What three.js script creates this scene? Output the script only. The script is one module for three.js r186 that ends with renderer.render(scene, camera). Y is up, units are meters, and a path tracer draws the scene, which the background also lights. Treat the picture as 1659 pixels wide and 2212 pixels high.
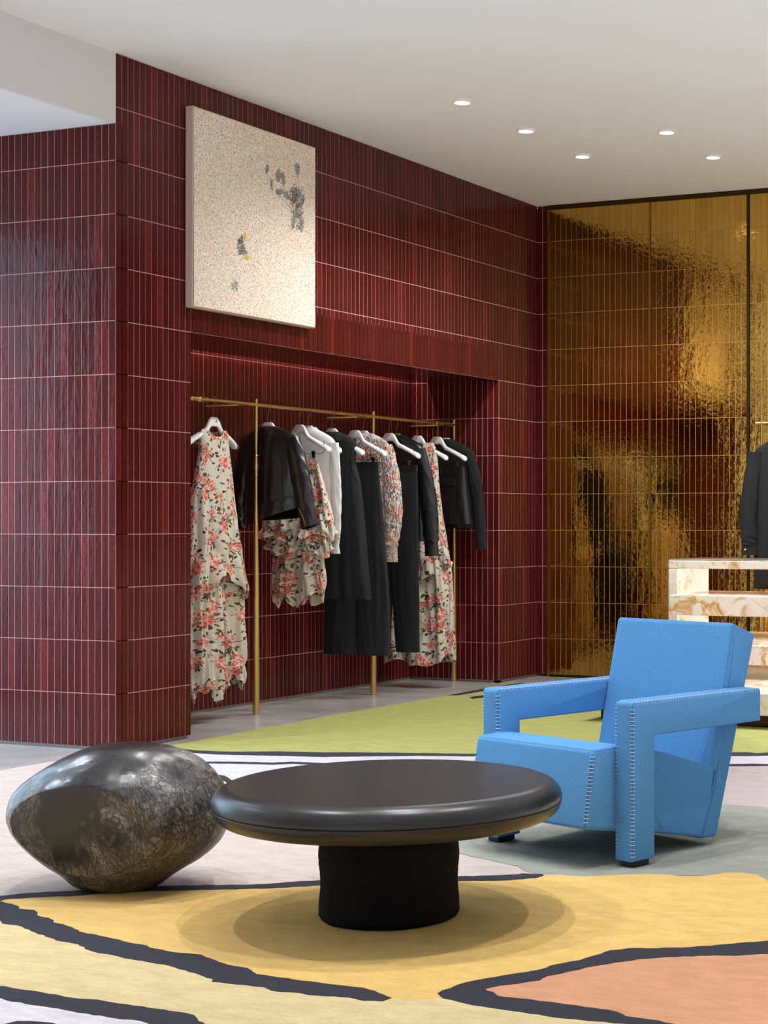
import * as THREE from 'three';
import { RoundedBoxGeometry } from 'three/addons/geometries/RoundedBoxGeometry.js';
import { RectAreaLightUniformsLib } from 'three/addons/lights/RectAreaLightUniformsLib.js';
import { mergeGeometries, toCreasedNormals, mergeVertices } from 'three/addons/utils/BufferGeometryUtils.js';
import { createNoise2D, createNoise3D } from 'simplex-noise';

// ---------------------------------------------------------------- camera, sky, exposure
RectAreaLightUniformsLib.init();
const scene = new THREE.Scene();
const YAW = 0.3957, EYE = 1.04;
const camera = new THREE.PerspectiveCamera(2 * Math.atan(1126.37 / 3669.2) * 180 / Math.PI, 2991.28 / 2252.74, 0.1, 60);
camera.position.set(0, EYE, 0);
camera.rotation.y = YAW;
camera.setViewOffset(2991.28, 2252.74, 0, 0, 1659, 2212);   // shift lens: the frame is the left part of a level view
scene.background = new THREE.Color().setRGB(0.52, 0.75, 1.0);
scene.backgroundIntensity = 3.6;
const renderer = new THREE.WebGLRenderer({ antialias: true });
renderer.toneMapping = THREE.LinearToneMapping;
renderer.toneMappingExposure = 1.3;
renderer.shadowMap.enabled = true;
const LAMP_CD = 4.4, LAMP_COLOR = new THREE.Color().setRGB(0.97, 0.985, 1.02);

// ---------------------------------------------------------------- main planes (metres, y up)
const XW = -5.362, ZL = -6.076, ZG = -10.135, CEIL = 3.157, LOW = 2.84, XB = -6.02;
const ROW = 0.2416, PITCH = 0.03968, TILE0 = 0.015;
const NICHE0 = ZL - 13 * PITCH, NICHE1 = ZL - 89 * PITCH, NTOP = TILE0 + 8 * ROW;
const XLEFT = -7.6, XRIGHT = 2.6, ZREAR = 2.2;

// ---------------------------------------------------------------- helpers
let seed = 12345;
const rnd = () => { seed = (seed * 1664525 + 1013904223) >>> 0; return seed / 4294967296; };
const rr = (a, b) => a + (b - a) * rnd();
const prng = (s) => () => { s = (s * 1664525 + 1013904223) >>> 0; return s / 4294967296; };
const n2 = createNoise2D(prng(7)), n3 = createNoise3D(prng(11));
const V = (x, y, z) => new THREE.Vector3(x, y, z);
const srgb = (r, g, b) => new THREE.Color().setRGB(r / 255, g / 255, b / 255, THREE.SRGBColorSpace);
const taken = {};
function numbered(n) { if (!(n in taken)) { taken[n] = 0; return n; } return n + '_' + String(++taken[n]).padStart(3, '0'); }
function mesh(name, geo, mat, parent, top = false) {
  const m = new THREE.Mesh(geo, mat); m.name = top ? numbered(name) : name;
  m.castShadow = m.receiveShadow = true; parent.add(m); return m;
}
function thing(name, label, category, pos = [0, 0, 0], turn = 0, group) {
  const o = new THREE.Group(); o.name = numbered(name); scene.add(o);
  o.position.set(...pos); o.rotation.y = turn; o.userData = { label, category };
  if (group) o.userData.group = group; return o;
}
function structGroup(name, pos, label) { const o = new THREE.Group(); o.name = numbered(name); o.position.set(...pos); o.userData = { kind: 'structure', label }; scene.add(o); return o; }
function structBox(name, x0, x1, y0, y1, z0, z1, mat, label, parent) {
  const g = new THREE.BoxGeometry(x1 - x0, y1 - y0, z1 - z0);
  metreUV(g);
  const m = new THREE.Mesh(g, mat); m.name = parent ? name : numbered(name); m.position.set((x0 + x1) / 2, (y0 + y1) / 2, (z0 + z1) / 2);
  m.castShadow = m.receiveShadow = true;
  if (!parent) m.userData = { kind: 'structure', label };
  (parent || scene).add(m); return m;
}
function metreUV(g) {   // box projection, uv in metres
  const p = g.attributes.position, n = g.attributes.normal, uv = new Float32Array(p.count * 2);
  for (let i = 0; i < p.count; i++) {
    const ax = Math.abs(n.getX(i)), ay = Math.abs(n.getY(i)), az = Math.abs(n.getZ(i));
    const [a, b] = ax >= ay && ax >= az ? [p.getZ(i), p.getY(i)] : ay >= az ? [p.getX(i), p.getZ(i)] : [p.getX(i), p.getY(i)];
    uv[2 * i] = a; uv[2 * i + 1] = b;
  }
  g.setAttribute('uv', new THREE.BufferAttribute(uv, 2)); return g;
}
function dataTex(w, h, fn, { srgbMap = false, repeat = [1, 1] } = {}) {
  const d = new Uint8Array(w * h * 4);
  for (let y = 0; y < h; y++) for (let x = 0; x < w; x++) {
    const c = fn(x / w, y / h, x, y), k = 4 * (y * w + x);
    if (typeof c === 'number') d[k] = d[k + 1] = d[k + 2] = Math.max(0, Math.min(255, c * 255));
    else for (let j = 0; j < 3; j++) d[k + j] = Math.max(0, Math.min(255, c[j]));
    d[k + 3] = 255;
  }
  const t = new THREE.DataTexture(d, w, h, THREE.RGBAFormat);
  t.wrapS = t.wrapT = THREE.RepeatWrapping; t.magFilter = THREE.LinearFilter; t.minFilter = THREE.LinearFilter;
  if (srgbMap) t.colorSpace = THREE.SRGBColorSpace;
  t.repeat.set(...repeat); t.needsUpdate = true; return t;
}
// periodic noise on the unit square (torus blend)
function pn(x, y, f, off = 0) {
  const a = n2(x * f + off, y * f + off), b = n2((x - 1) * f + off, y * f + off), c = n2(x * f + off, (y - 1) * f + off), d = n2((x - 1) * f + off, (y - 1) * f + off);
  const sx = x * x * (3 - 2 * x), sy = y * y * (3 - 2 * y);
  return (a * (1 - sx) + b * sx) * (1 - sy) + (c * (1 - sx) + d * sx) * sy;
}
function canvasTex(w, h, draw, repeat = [1, 1]) {
  const c = document.createElement('canvas'); c.width = w; c.height = h;
  draw(c.getContext('2d'), w, h);
  const t = new THREE.CanvasTexture(c); t.colorSpace = THREE.SRGBColorSpace; t.wrapS = t.wrapT = THREE.RepeatWrapping; t.repeat.set(...repeat); return t;
}
const std = (o) => new THREE.MeshStandardMaterial(o), phys = (o) => new THREE.MeshPhysicalMaterial(o);
const lerp = (a, b, t) => a + (b - a) * t, sstep = (a, b, x) => { const t = Math.max(0, Math.min(1, (x - a) / (b - a))); return t * t * (3 - 2 * t); };
function tube(pts, r, seg = 24, rad = 8, closed = false) { return new THREE.TubeGeometry(new THREE.CatmullRomCurve3(pts, closed, 'centripetal'), seg, r, rad, closed); }
function rod(a, b, r, rad = 16) {   // cylinder from a to b
  const g = new THREE.CylinderGeometry(r, r, a.distanceTo(b), rad), m = new THREE.Matrix4();
  m.makeRotationFromQuaternion(new THREE.Quaternion().setFromUnitVectors(V(0, 1, 0), b.clone().sub(a).normalize()));
  g.applyMatrix4(m); g.translate((a.x + b.x) / 2, (a.y + b.y) / 2, (a.z + b.z) / 2); return g;
}
const rbox = (w, h, d, r, s = 3) => new RoundedBoxGeometry(w, h, d, s, r);
const lathe = (prof, n = 48) => new THREE.LatheGeometry(prof.map(([r, y]) => new THREE.Vector2(r, y)), n);

// ---------------------------------------------------------------- textures
const paperBump = dataTex(256, 256, (x, y) => 0.5 + 0.3 * pn(x, y, 40) + 0.2 * pn(x, y, 90, 5));
const glazeBump = dataTex(1024, 1024, (x, y) => {   // hand-made glaze: soft swells and small dimples, over one metre
  const l = pn(x, y * 0.3, 30, 3) * 0.6 + pn(x, y * 0.25, 75, 9) * 0.35 + pn(x, y * 0.6, 130, 17) * 0.08;
  return 0.5 + 0.45 * l;
});
const goldBump = dataTex(1024, 1024, (x, y) => {   // crinkled gilt glaze
  const w = pn(x, y, 18, 31) * 0.5;
  const l = pn(x, y, 22, 3) * 0.45 + (1 - Math.abs(pn(x + w * 0.02, y, 52, 9))) * 0.35 + pn(x, y, 120, 40) * 0.12;
  return 0.35 + 0.4 * l;
});
const tileTone = dataTex(512, 512, (x, y) => { const t = 232 + 20 * pn(x, y, 30, 4) + 10 * pn(x, y * 0.5, 110, 8); return [t, t - 3, t - 4]; }, { srgbMap: true });
const concreteTex = dataTex(1024, 1024, (x, y) => {
  const t = 176 + 20 * pn(x, y, 3, 2) + 12 * pn(x, y, 9, 6) + 6 * pn(x, y, 40, 3) + 4 * (rnd() - 0.5);
  return [t, t - 3, t - 8];
}, { srgbMap: true, repeat: [0.3, 0.3] });
const feltBump = dataTex(512, 512, () => rnd(), { repeat: [4, 4] });
const weaveTone = dataTex(512, 512, (x, y) => { const t = 238 + 9 * pn(x, y, 20, 3) + 14 * (rnd() - 0.5); return [t, t, t]; }, { srgbMap: true, repeat: [4, 4] });
const rugTone = dataTex(1024, 1024, (x, y) => {   // dyed pile: streaks along the tufting rows and grain
  const t = 236 + 10 * pn(x * 0.5, y, 14, 1) + 8 * pn(x * 0.35, y, 46, 5) + 6 * pn(x, y, 90, 2) + 12 * (rnd() - 0.5);
  return [t, t - 2, t - 5];
}, { srgbMap: true, repeat: [0.8, 0.8] });
const rugBump = dataTex(512, 512, (x, y) => 0.5 + 0.10 * pn(x, y, 80, 8) + 0.5 * (rnd() - 0.5), { repeat: [2.5, 2.5] });
const leatherBump = dataTex(512, 512, (x, y) => 0.5 + 0.25 * pn(x, y, 70, 2) + 0.2 * pn(x, y, 150, 6), { repeat: [4, 4] });
const clothBump = dataTex(256, 256, (x, y, i, j) => 0.5 + 0.2 * ((i + j) % 4 < 2 ? 1 : -1) + 0.15 * (rnd() - 0.5), { repeat: [10, 10] });
const knitBump = dataTex(256, 256, (x, y) => 0.5 + 0.25 * Math.sin(x * 2 * Math.PI * 16) * Math.abs(Math.sin(y * 2 * Math.PI * 12 + Math.sin(x * 2 * Math.PI * 16))) + 0.3 * (rnd() - 0.5), { repeat: [4, 4] });
const stoneBump = dataTex(512, 512, (x, y) => 0.5 + 0.3 * pn(x, y, 14, 2) + 0.2 * pn(x, y, 44, 4) + 0.15 * pn(x, y, 120, 4), { repeat: [1.5, 1.5] });
const onyxTex = dataTex(1024, 1024, (x, y) => {   // cream onyx: clouded amber zones, a few umber cracks
  const q = (a) => a - Math.floor(a), wx = pn(x, y, 4, 2) * 0.10, wy = pn(x, y, 4, 22) * 0.10, X = q(x + wx), Y = q(y + wy);
  const cloud = 0.6 * pn(X, Y, 5, 9) + 0.35 * pn(X, Y, 12, 19) + 0.25 * pn(X, Y, 30, 29);
  const amber = sstep(-0.05, 0.6, cloud) * 0.8, crack = sstep(0.965, 0.998, 1 - Math.abs(pn(X, Y, 8, 40))) * 0.6 * sstep(0.1, 0.5, cloud);
  const c = pn(x, y, 40, 3) * 5, k = Math.min(1, crack);
  return [lerp(lerp(243, 208, amber), 120, k) + c, lerp(lerp(233, 146, amber), 74, k) + c, lerp(lerp(220, 66, amber), 38, k) + c];
}, { srgbMap: true, repeat: [1.1, 1.1] });
function flower(g, x, y, r, R) {
  for (let k = 0; k < 26; k++) {
    const a = R() * 6.283, d = Math.sqrt(R()) * r;
    g.fillStyle = ['#d8583f', '#e0705a', '#e78f7d', '#c9432f', '#eeb3a4'][Math.floor(R() * 5)];
    g.beginPath(); g.ellipse(x + Math.cos(a) * d, y + Math.sin(a) * d, r * (0.10 + 0.2 * R()), r * (0.06 + 0.1 * R()), a + 1.57 + R() * 0.8, 0, 6.283); g.fill();
  }
  g.strokeStyle = '#a8352a'; g.lineWidth = r * 0.05;
  for (let k = 0; k < 4; k++) { const a = R() * 6.283; g.beginPath(); g.arc(x + (R() - 0.5) * r * 0.5, y + (R() - 0.5) * r * 0.5, r * (0.15 + 0.3 * R()), a, a + 2); g.stroke(); }
}
const floralTex = canvasTex(1024, 1024, (g, w, h) => {
  const R = prng(99);
  g.fillStyle = '#cfc3b0'; g.fillRect(0, 0, w, h);
  for (let k = 0; k < 900; k++) { g.fillStyle = R() < 0.5 ? 'rgba(240,230,214,0.35)' : 'rgba(190,178,158,0.22)'; g.fillRect(R() * w, R() * h, 3 + R() * 40, 1 + R() * 3); }
  const put = (x, y, f) => { for (const dx of [-w, 0, w]) for (const dy of [-h, 0, h]) { g.save(); g.translate(dx, dy); f(x, y); g.restore(); } };
  for (let k = 0; k < 25; k++) {
    const cx = (k % 5 + 0.15 + 0.7 * R()) * w / 5, cy = (Math.floor(k / 5) + 0.15 + 0.7 * R()) * h / 5, s = Math.floor(R() * 1e9);
    put(cx, cy, (x, y) => {
      const Q = prng(s);
      g.lineCap = 'round';
      for (let j = 0; j < 5; j++) {   // stalks
        g.strokeStyle = '#4b443c'; g.lineWidth = 3 + Q() * 3; const a = Q() * 6.283, l = 60 + Q() * 90;
        g.beginPath(); g.moveTo(x, y); g.quadraticCurveTo(x + Math.cos(a) * l * 0.6 + 20, y + Math.sin(a) * l * 0.5, x + Math.cos(a) * l, y + Math.sin(a) * l); g.stroke();
      }
      for (let j = 0; j < 13; j++) {   // leaves
        const a = Q() * 6.283, d = 40 + Q() * 95; g.fillStyle = ['#3c372f', '#544b3f', '#2e2b29', '#6a6048'][Math.floor(Q() * 4)];
        g.beginPath(); g.ellipse(x + Math.cos(a) * d, y + Math.sin(a) * d, 12 + Q() * 15, 6 + Q() * 8, a + (Q() - 0.5), 0, 6.283); g.fill();
      }
      flower(g, x, y, 56 + Q() * 22, Q);
      if (Q() < 0.75) flower(g, x + (Q() - 0.5) * 120, y + (Q() - 0.5) * 130, 40 + Q() * 20, Q);
    });
  }
}, [1.9, 1.9]);
const sweaterTex = canvasTex(1024, 1024, (g, w, h) => {
  const R = prng(5), cols = ['#ece5da', '#e9dccb', '#f2efe9', '#d4522e', '#e47f4a', '#20263e', '#33466f', '#7f98a8', '#c9b7a8', '#a6483c', '#efd9c0', '#8ea596', '#cc8f84', '#e9e2d8', '#2b2a33'];
  g.fillStyle = '#e2d6c8'; g.fillRect(0, 0, w, h);
  for (let y = 0; y < h; y += 16) {
    const band = Math.sin(y * 0.021) * 0.5 + Math.sin(y * 0.05 + 2) * 0.5;
    for (let x = 0; x < w; x += 15) {
      let i = Math.floor(R() * cols.length); if (band > 0.4 && R() < 0.45) i = 3 + Math.floor(R() * 2); if (band < -0.5 && R() < 0.35) i = 5 + Math.floor(R() * 3);
      g.strokeStyle = cols[i]; g.lineWidth = 6 + R() * 4; g.lineCap = 'round'; g.beginPath(); const s = (x / 15) % 2 ? 1 : -1; g.moveTo(x - 3 * s, y - 9); g.lineTo(x + 4 * s, y + 9); g.stroke();
    }
  }
}, [1.9, 1.9]);
const artTex = canvasTex(1536, 1536, (g, w, h) => {   // cream field of dabs, a graphite flower spray, two small marks
  const R = prng(21); g.fillStyle = '#efe0c8'; g.fillRect(0, 0, w, h);
  const cols = ['#fbf0dd', '#f4e0c2', '#f6e6d2', '#e9cfae', '#f4dac8', '#fbf6ec', '#ece0cf', '#f0d2bb'];
  for (let k = 0; k < 26000; k++) { g.fillStyle = cols[Math.floor(R() * 8)]; const x = R() * w, y = R() * h; g.beginPath(); g.ellipse(x, y, 6 + 5 * R(), 4 + 4 * R(), R() * 3, 0, 6.283); g.fill(); }
  const dots = ['#7d7468', '#8d6f58', '#a3745e', '#5f5a57', '#9a8a70', '#b07b62', '#6f6d6a'];
  for (let y = 8; y < h; y += 21) for (let x = 8; x < w; x += 19) {
    if (R() < 0.4) continue; const px = x + (R() - 0.5) * 18, py = y + (R() - 0.5) * 18; g.fillStyle = dots[Math.floor(R() * 7)]; g.globalAlpha = 0.35 + 0.45 * R();
    g.beginPath(); g.ellipse(px, py, 3 + 3.2 * R(), 3 + 3 * R(), 0, 0, 6.283); g.fill();
  }
  g.globalAlpha = 1; g.lineCap = 'round';
  const scrib = (x, y, rx, ry, n, tone) => {
    for (let k = 0; k < n; k++) {
      const a = R() * 6.283, d = Math.sqrt(R()), t = tone + Math.floor((R() - 0.5) * 60);
      g.strokeStyle = `rgb(${t},${t - 1},${t - 4})`; g.lineWidth = 2 + R() * 4; const cx = x + Math.cos(a) * d * rx, cy = y + Math.sin(a) * d * ry, q = R() * 6.283, l = 12 + R() * 26;
      g.beginPath(); g.moveTo(cx, cy); g.quadraticCurveTo(cx + Math.cos(q) * l, cy + Math.sin(q) * l, cx + Math.cos(q + 1) * l, cy + Math.sin(q + 1) * l); g.stroke();
    }
  };
  const leaf = (x, y, rx, ry, a) => { g.fillStyle = 'rgba(150,146,138,0.85)'; g.beginPath(); g.ellipse(x, y, rx, ry, a, 0, 6.283); g.fill(); scrib(x, y, rx * 0.8, ry * 0.8, 9, 110); };
  g.strokeStyle = '#8c8378'; g.lineWidth = 5;
  for (const [a, b, c, d] of [[1235, 560, 1080, 420], [1235, 560, 1010, 330], [1290, 520, 1290, 270], [1230, 600, 1000, 470], [1330, 560, 1385, 420]]) { g.beginPath(); g.moveTo(a, b); g.quadraticCurveTo((a + c) / 2 + 30, (b + d) / 2, c, d); g.stroke(); }
  leaf(885, 305, 20, 42, 0.3); leaf(945, 430, 16, 50, -0.2); leaf(1035, 330, 34, 60, 0.2); leaf(1100, 345, 26, 55, -0.2); leaf(1290, 225, 34, 52, 0.1); leaf(1050, 465, 52, 26, -0.3); leaf(1140, 480, 50, 28, 0.5); leaf(1365, 465, 24, 40, 0.2);
  scrib(1275, 520, 95, 130, 210, 92); scrib(1310, 640, 70, 100, 90, 120); scrib(1250, 440, 60, 60, 60, 100); leaf(1230, 690, 24, 60, 0.2); leaf(1340, 700, 26, 58, -0.1);
  g.strokeStyle = '#8e4a38'; g.lineWidth = 5; g.beginPath(); g.arc(1355, 380, 14, 0, 6.283); g.stroke();
  scrib(560, 985, 40, 70, 90, 80); g.fillStyle = '#d9b84e'; g.beginPath(); g.ellipse(605, 905, 18, 34, 0.1, 0, 6.283); g.fill(); g.beginPath(); g.ellipse(630, 1075, 26, 24, 0, 0, 6.283); g.fill(); leaf(610, 1030, 30, 20, 0.3);
  scrib(480, 1320, 42, 50, 40, 135);
});

// ---------------------------------------------------------------- materials
const M = {
  paint: std({ color: srgb(226, 223, 220), roughness: 0.85, bumpMap: paperBump, bumpScale: 0.0004 }),
  ceiling: std({ color: srgb(240, 239, 238), roughness: 0.9 }),
  grout: std({ color: srgb(214, 160, 156), roughness: 0.9 }),
  tile: phys({ color: 0xffffff, vertexColors: true, map: tileTone, roughness: 0.16, bumpMap: glazeBump, bumpScale: 0.0012, specularIntensity: 0.4 }),
  goldTile: std({ color: 0xffffff, vertexColors: true, metalness: 1, roughness: 0.03, bumpMap: goldBump, bumpScale: 0.0012 }),
  goldGrout: std({ color: srgb(196, 158, 96), roughness: 0.5, metalness: 0.35 }),
  brass: std({ color: srgb(216, 180, 118), metalness: 1, roughness: 0.38 }),
  brassTrim: std({ color: srgb(178, 138, 66), metalness: 1, roughness: 0.35 }),
  bronze: std({ color: srgb(70, 52, 30), metalness: 0.9, roughness: 0.4 }),
  toe: std({ color: srgb(150, 148, 142), metalness: 0.4, roughness: 0.5 }),
  concrete: phys({ map: concreteTex, roughness: 0.24, clearcoat: 0.25, clearcoatRoughness: 0.25 }),
  felt: phys({ color: srgb(88, 156, 212), roughness: 0.95, map: weaveTone, bumpMap: feltBump, bumpScale: 0.0008, sheen: 0.35, sheenRoughness: 0.6, sheenColor: srgb(150, 200, 240) }),
  thread: std({ color: srgb(176, 196, 224), roughness: 0.8 }),
  foot: std({ color: srgb(24, 26, 34), roughness: 0.6 }),
  tableTop: phys({ color: srgb(32, 32, 32), roughness: 0.31, bumpMap: leatherBump, bumpScale: 0.0001 }),
  tableBase: phys({ color: srgb(9, 9, 9), roughness: 0.85, specularIntensity: 0.4, bumpMap: stoneBump, bumpScale: 0.003 }),
  hanger: phys({ color: srgb(232, 230, 228), roughness: 0.4 }),
  wire: std({ color: srgb(150, 120, 84), metalness: 1, roughness: 0.3 }),
  darkWire: std({ color: srgb(40, 36, 34), metalness: 0.9, roughness: 0.35 }),
  leather: phys({ color: srgb(20, 20, 23), roughness: 0.26, bumpMap: leatherBump, bumpScale: 0.0004, clearcoat: 0.6, clearcoatRoughness: 0.3, side: THREE.DoubleSide }),
  blackCloth: phys({ color: srgb(14, 14, 17), roughness: 0.85, bumpMap: clothBump, bumpScale: 0.0003, sheen: 0.15, sheenRoughness: 0.5, sheenColor: srgb(120, 120, 135), side: THREE.DoubleSide }),
  charcoal: phys({ color: srgb(26, 26, 29), roughness: 0.8, bumpMap: clothBump, bumpScale: 0.0003, sheen: 0.2, sheenRoughness: 0.5, sheenColor: srgb(130, 130, 140), side: THREE.DoubleSide }),
  whiteCloth: phys({ color: srgb(232, 231, 230), roughness: 0.8, bumpMap: clothBump, bumpScale: 0.0002, side: THREE.DoubleSide }),
  floral: phys({ map: floralTex, roughness: 0.75, sheen: 0.2, side: THREE.DoubleSide }),
  sweater: phys({ map: sweaterTex, roughness: 0.95, bumpMap: knitBump, bumpScale: 0.004, side: THREE.DoubleSide }),
  art: std({ map: artTex, roughness: 0.85, bumpMap: stoneBump, bumpScale: 0.002 }),
  artEdge: std({ color: srgb(206, 180, 162), roughness: 0.9 }),
  onyx: phys({ map: onyxTex, roughness: 0.22 }),
  onyxLit: phys({ map: onyxTex, roughness: 0.25, emissive: 0xffffff, emissiveMap: onyxTex, emissiveIntensity: 0.6 }),
  steelTop: std({ color: srgb(176, 168, 152), metalness: 0.8, roughness: 0.35 }),
  lampGlow: std({ color: 0xffffff, emissive: 0xffffff, emissiveIntensity: 6, roughness: 0.5 }),
  ledGlow: std({ color: 0xffffff, emissive: srgb(255, 236, 214), emissiveIntensity: 2, roughness: 0.5 }),
  whiteMetal: std({ color: srgb(235, 235, 233), roughness: 0.5 }),
  glass: phys({ color: 0xffffff, transmission: 1, thickness: 0, roughness: 0.02, ior: 1.45 }),
  frame: std({ color: srgb(60, 60, 62), metalness: 0.6, roughness: 0.4 }),
  pavement: std({ color: srgb(180, 182, 186), roughness: 0.9 }),
};

// ---------------------------------------------------------------- the room shell
structBox('floor', XLEFT - 0.2, XRIGHT + 0.2, -0.12, 0, ZG - 0.2, ZREAR + 0.2, M.concrete, 'polished grey concrete floor');
structBox('ceiling', XW - 0.02, XRIGHT + 0.2, CEIL, CEIL + 0.2, ZG - 0.2, ZREAR + 0.2, M.ceiling, 'smooth white ceiling of the main room');
structBox('ceiling', XLEFT - 0.2, XW - 0.02, LOW, CEIL + 0.2, ZL - 0.3, ZREAR + 0.2, M.ceiling, 'lower white ceiling beside the tiled pier');
structBox('trim_1', XW - 0.02, XW, LOW, CEIL, ZL - 0.001, ZREAR + 0.1, M.paint, 'grey painted bulkhead between the two ceilings');
structBox('wall_right', XRIGHT, XRIGHT + 0.2, 0, CEIL, ZG, ZREAR, M.paint, 'plain white side wall');
// shop window left of the pier; daylight comes in only through them
const ZWIN = -3.8;
structBox('wall_far_left', XLEFT - 0.2, XLEFT, 0, LOW, ZWIN, ZREAR, M.paint, 'plain white wall left of the seating area');
structBox('wall_window_head', XLEFT - 0.2, XLEFT, 2.76, LOW, ZL - 0.3, ZWIN, M.paint, 'white lintel over the left shop window');
structBox('wall_window_sill', XLEFT - 0.2, XLEFT, 0, 0.06, ZL - 0.3, ZWIN, M.toe, 'low sill under the left shop window');
structBox('wall_rear', XLEFT - 0.2, XRIGHT + 0.2, 0, CEIL, ZREAR, ZREAR + 0.2, M.paint, 'plain white wall behind the viewer');
{
  let n = 0;
  const bay = (x, z, w, h, turn, label) => {
    const g = structGroup(`window_${++n}`, [x, 0.06, z], label); g.rotation.y = turn;
    mesh('pane', new THREE.BoxGeometry(w - 0.05, h, 0.001).translate(0, h / 2, 0), M.glass, g);
    for (const s of [-1, 1]) mesh('frame_post', rbox(0.05, h, 0.06, 0.004).translate(s * (w / 2 - 0.025), h / 2, 0), M.frame, g);
  };
  const z0 = ZL - 0.02, w = (ZWIN - z0) / 2;
  for (let i = 0; i < 2; i++) bay(XLEFT - 0.1, z0 + (i + 0.5) * w, w, 2.70, Math.PI / 2, 'tall clear shop window pane left of the tiled pier');
  structBox('pavement', XLEFT - 14, XLEFT - 0.2, -0.14, -0.02, -12, 16, M.pavement, 'pale pavement outside the left shop window');
}

// ---------------------------------------------------------------- tiled walls
function tileGeo(w, h, t, ch, R, col) {
  const hw = w / 2, hh = h / 2, j = () => (R() - 0.5) * 0.0007;
  const a = [[-hw, -hh, 0], [hw, -hh, 0], [hw, hh, 0], [-hw, hh, 0]];
  const b = [[-hw + ch, -hh + ch, t + j()], [hw - ch, -hh + ch, t + j()], [hw - ch, hh - ch, t + j()], [-hw + ch, hh - ch, t + j()]];
  const pos = [], uv = [], ou = R() * 3, ov = R() * 3;
  const quad = (p, q, r, s) => { for (const v of [p, q, r, p, r, s]) { pos.push(...v); uv.push(v[0] + ou, v[1] + ov); } };
  quad(b[0], b[1], b[2], b[3]);
  for (let k = 0; k < 4; k++) { const l = (k + 1) % 4; quad(a[k], a[l], b[l], b[k]); }
  const g = new THREE.BufferGeometry();
  g.setAttribute('position', new THREE.Float32BufferAttribute(pos, 3)); g.setAttribute('uv', new THREE.Float32BufferAttribute(uv, 2));
  const c = []; for (let k = 0; k < pos.length / 3; k++) c.push(col.r, col.g, col.b);
  g.setAttribute('color', new THREE.Float32BufferAttribute(c, 3)); g.computeVertexNormals(); return g;
}
const variantCache = {};
function variants(kind, w, h) {
  const key = kind + w.toFixed(4) + h.toFixed(4);
  if (!variantCache[key]) {
    const R = prng(kind === 'gold' ? 77 : 33), list = [], N = 30;
    for (let i = 0; i < N; i++) {
      let c;
      if (kind === 'gold') { const f = 0.9 + 0.2 * R(); c = new THREE.Color().setRGB(0.60 * f, 0.36 * f, 0.075 * f); }
      else { const f = (i % 15 === 0 ? 1.6 : 0.86 + 0.32 * R()); const red = i % 15 === 0 ? 1.05 : 1; c = new THREE.Color().setRGB(0.104 * f * red, 0.0122 * f, 0.0112 * f); }
      list.push(tileGeo(w, h, 0.0018, kind === 'gold' ? 0.0009 : 0.0007, R, c));
    }
    variantCache[key] = list;
  }
  return variantCache[key];
}
function tileField(g, { x0 = 0, cols, pitch, dir = 1, rows, kind = 'red', most = 300, joint = 0.0034, name = 'tile', bed = true, shown, inset = true }) {
  const R = prng(Math.floor(Math.abs(x0 * 1000)) + cols * 7 + rows.length), list = [];
  for (let i = 0; i < cols; i++) for (const [y, h] of rows) list.push([x0 + dir * (i + 0.5) * pitch, y + h / 2, h]);
  const mat = kind === 'gold' ? M.goldTile : M.tile;
  g.updateMatrixWorld(true);
  const q = V(0, 0, 0);
  list.forEach((t) => { q.set(t[0], t[1], 0).applyMatrix4(g.matrixWorld); t[3] = q.distanceTo(camera.position) + (shown && !shown(q) ? 100 : 0); });
  list.sort((a, b) => a[3] - b[3]);
  const rest = [];
  list.forEach(([x, y, h], k) => {
    const jt = kind === 'gold' ? 0.0024 : joint, vs = variants(kind, pitch - jt, h - jt), geo = vs[Math.floor(R() * vs.length)];
    if (k < most) { const m = mesh(name, geo, mat, g); m.position.set(x, y, 0); } else rest.push(geo.clone().translate(x, y, 0));
  });
  if (rest.length) { const m = mesh(name + '_field', mergeGeometries(rest), mat, g); m.userData = { kind: 'stuff' }; }
  if (bed) {
    const w = cols * pitch, ya = Math.min(...rows.map((r) => r[0])), yb = Math.max(...rows.map((r) => r[0] + r[1]));
    mesh('grout_bed', new THREE.BoxGeometry(w - (inset ? 0.003 : 0), yb - ya - 0.002, 0.08).translate(x0 + dir * w / 2, (ya + yb) / 2, -0.04), kind === 'gold' ? M.goldGrout : M.grout, g);
  }
}
const rowsOf = (a, b, cut = Infinity) => { const r = []; for (let k = a; k < b; k++) { const y = TILE0 + k * ROW; if (y < cut - 0.01) r.push([y, Math.min(ROW, cut - y)]); } return r; };
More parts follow.
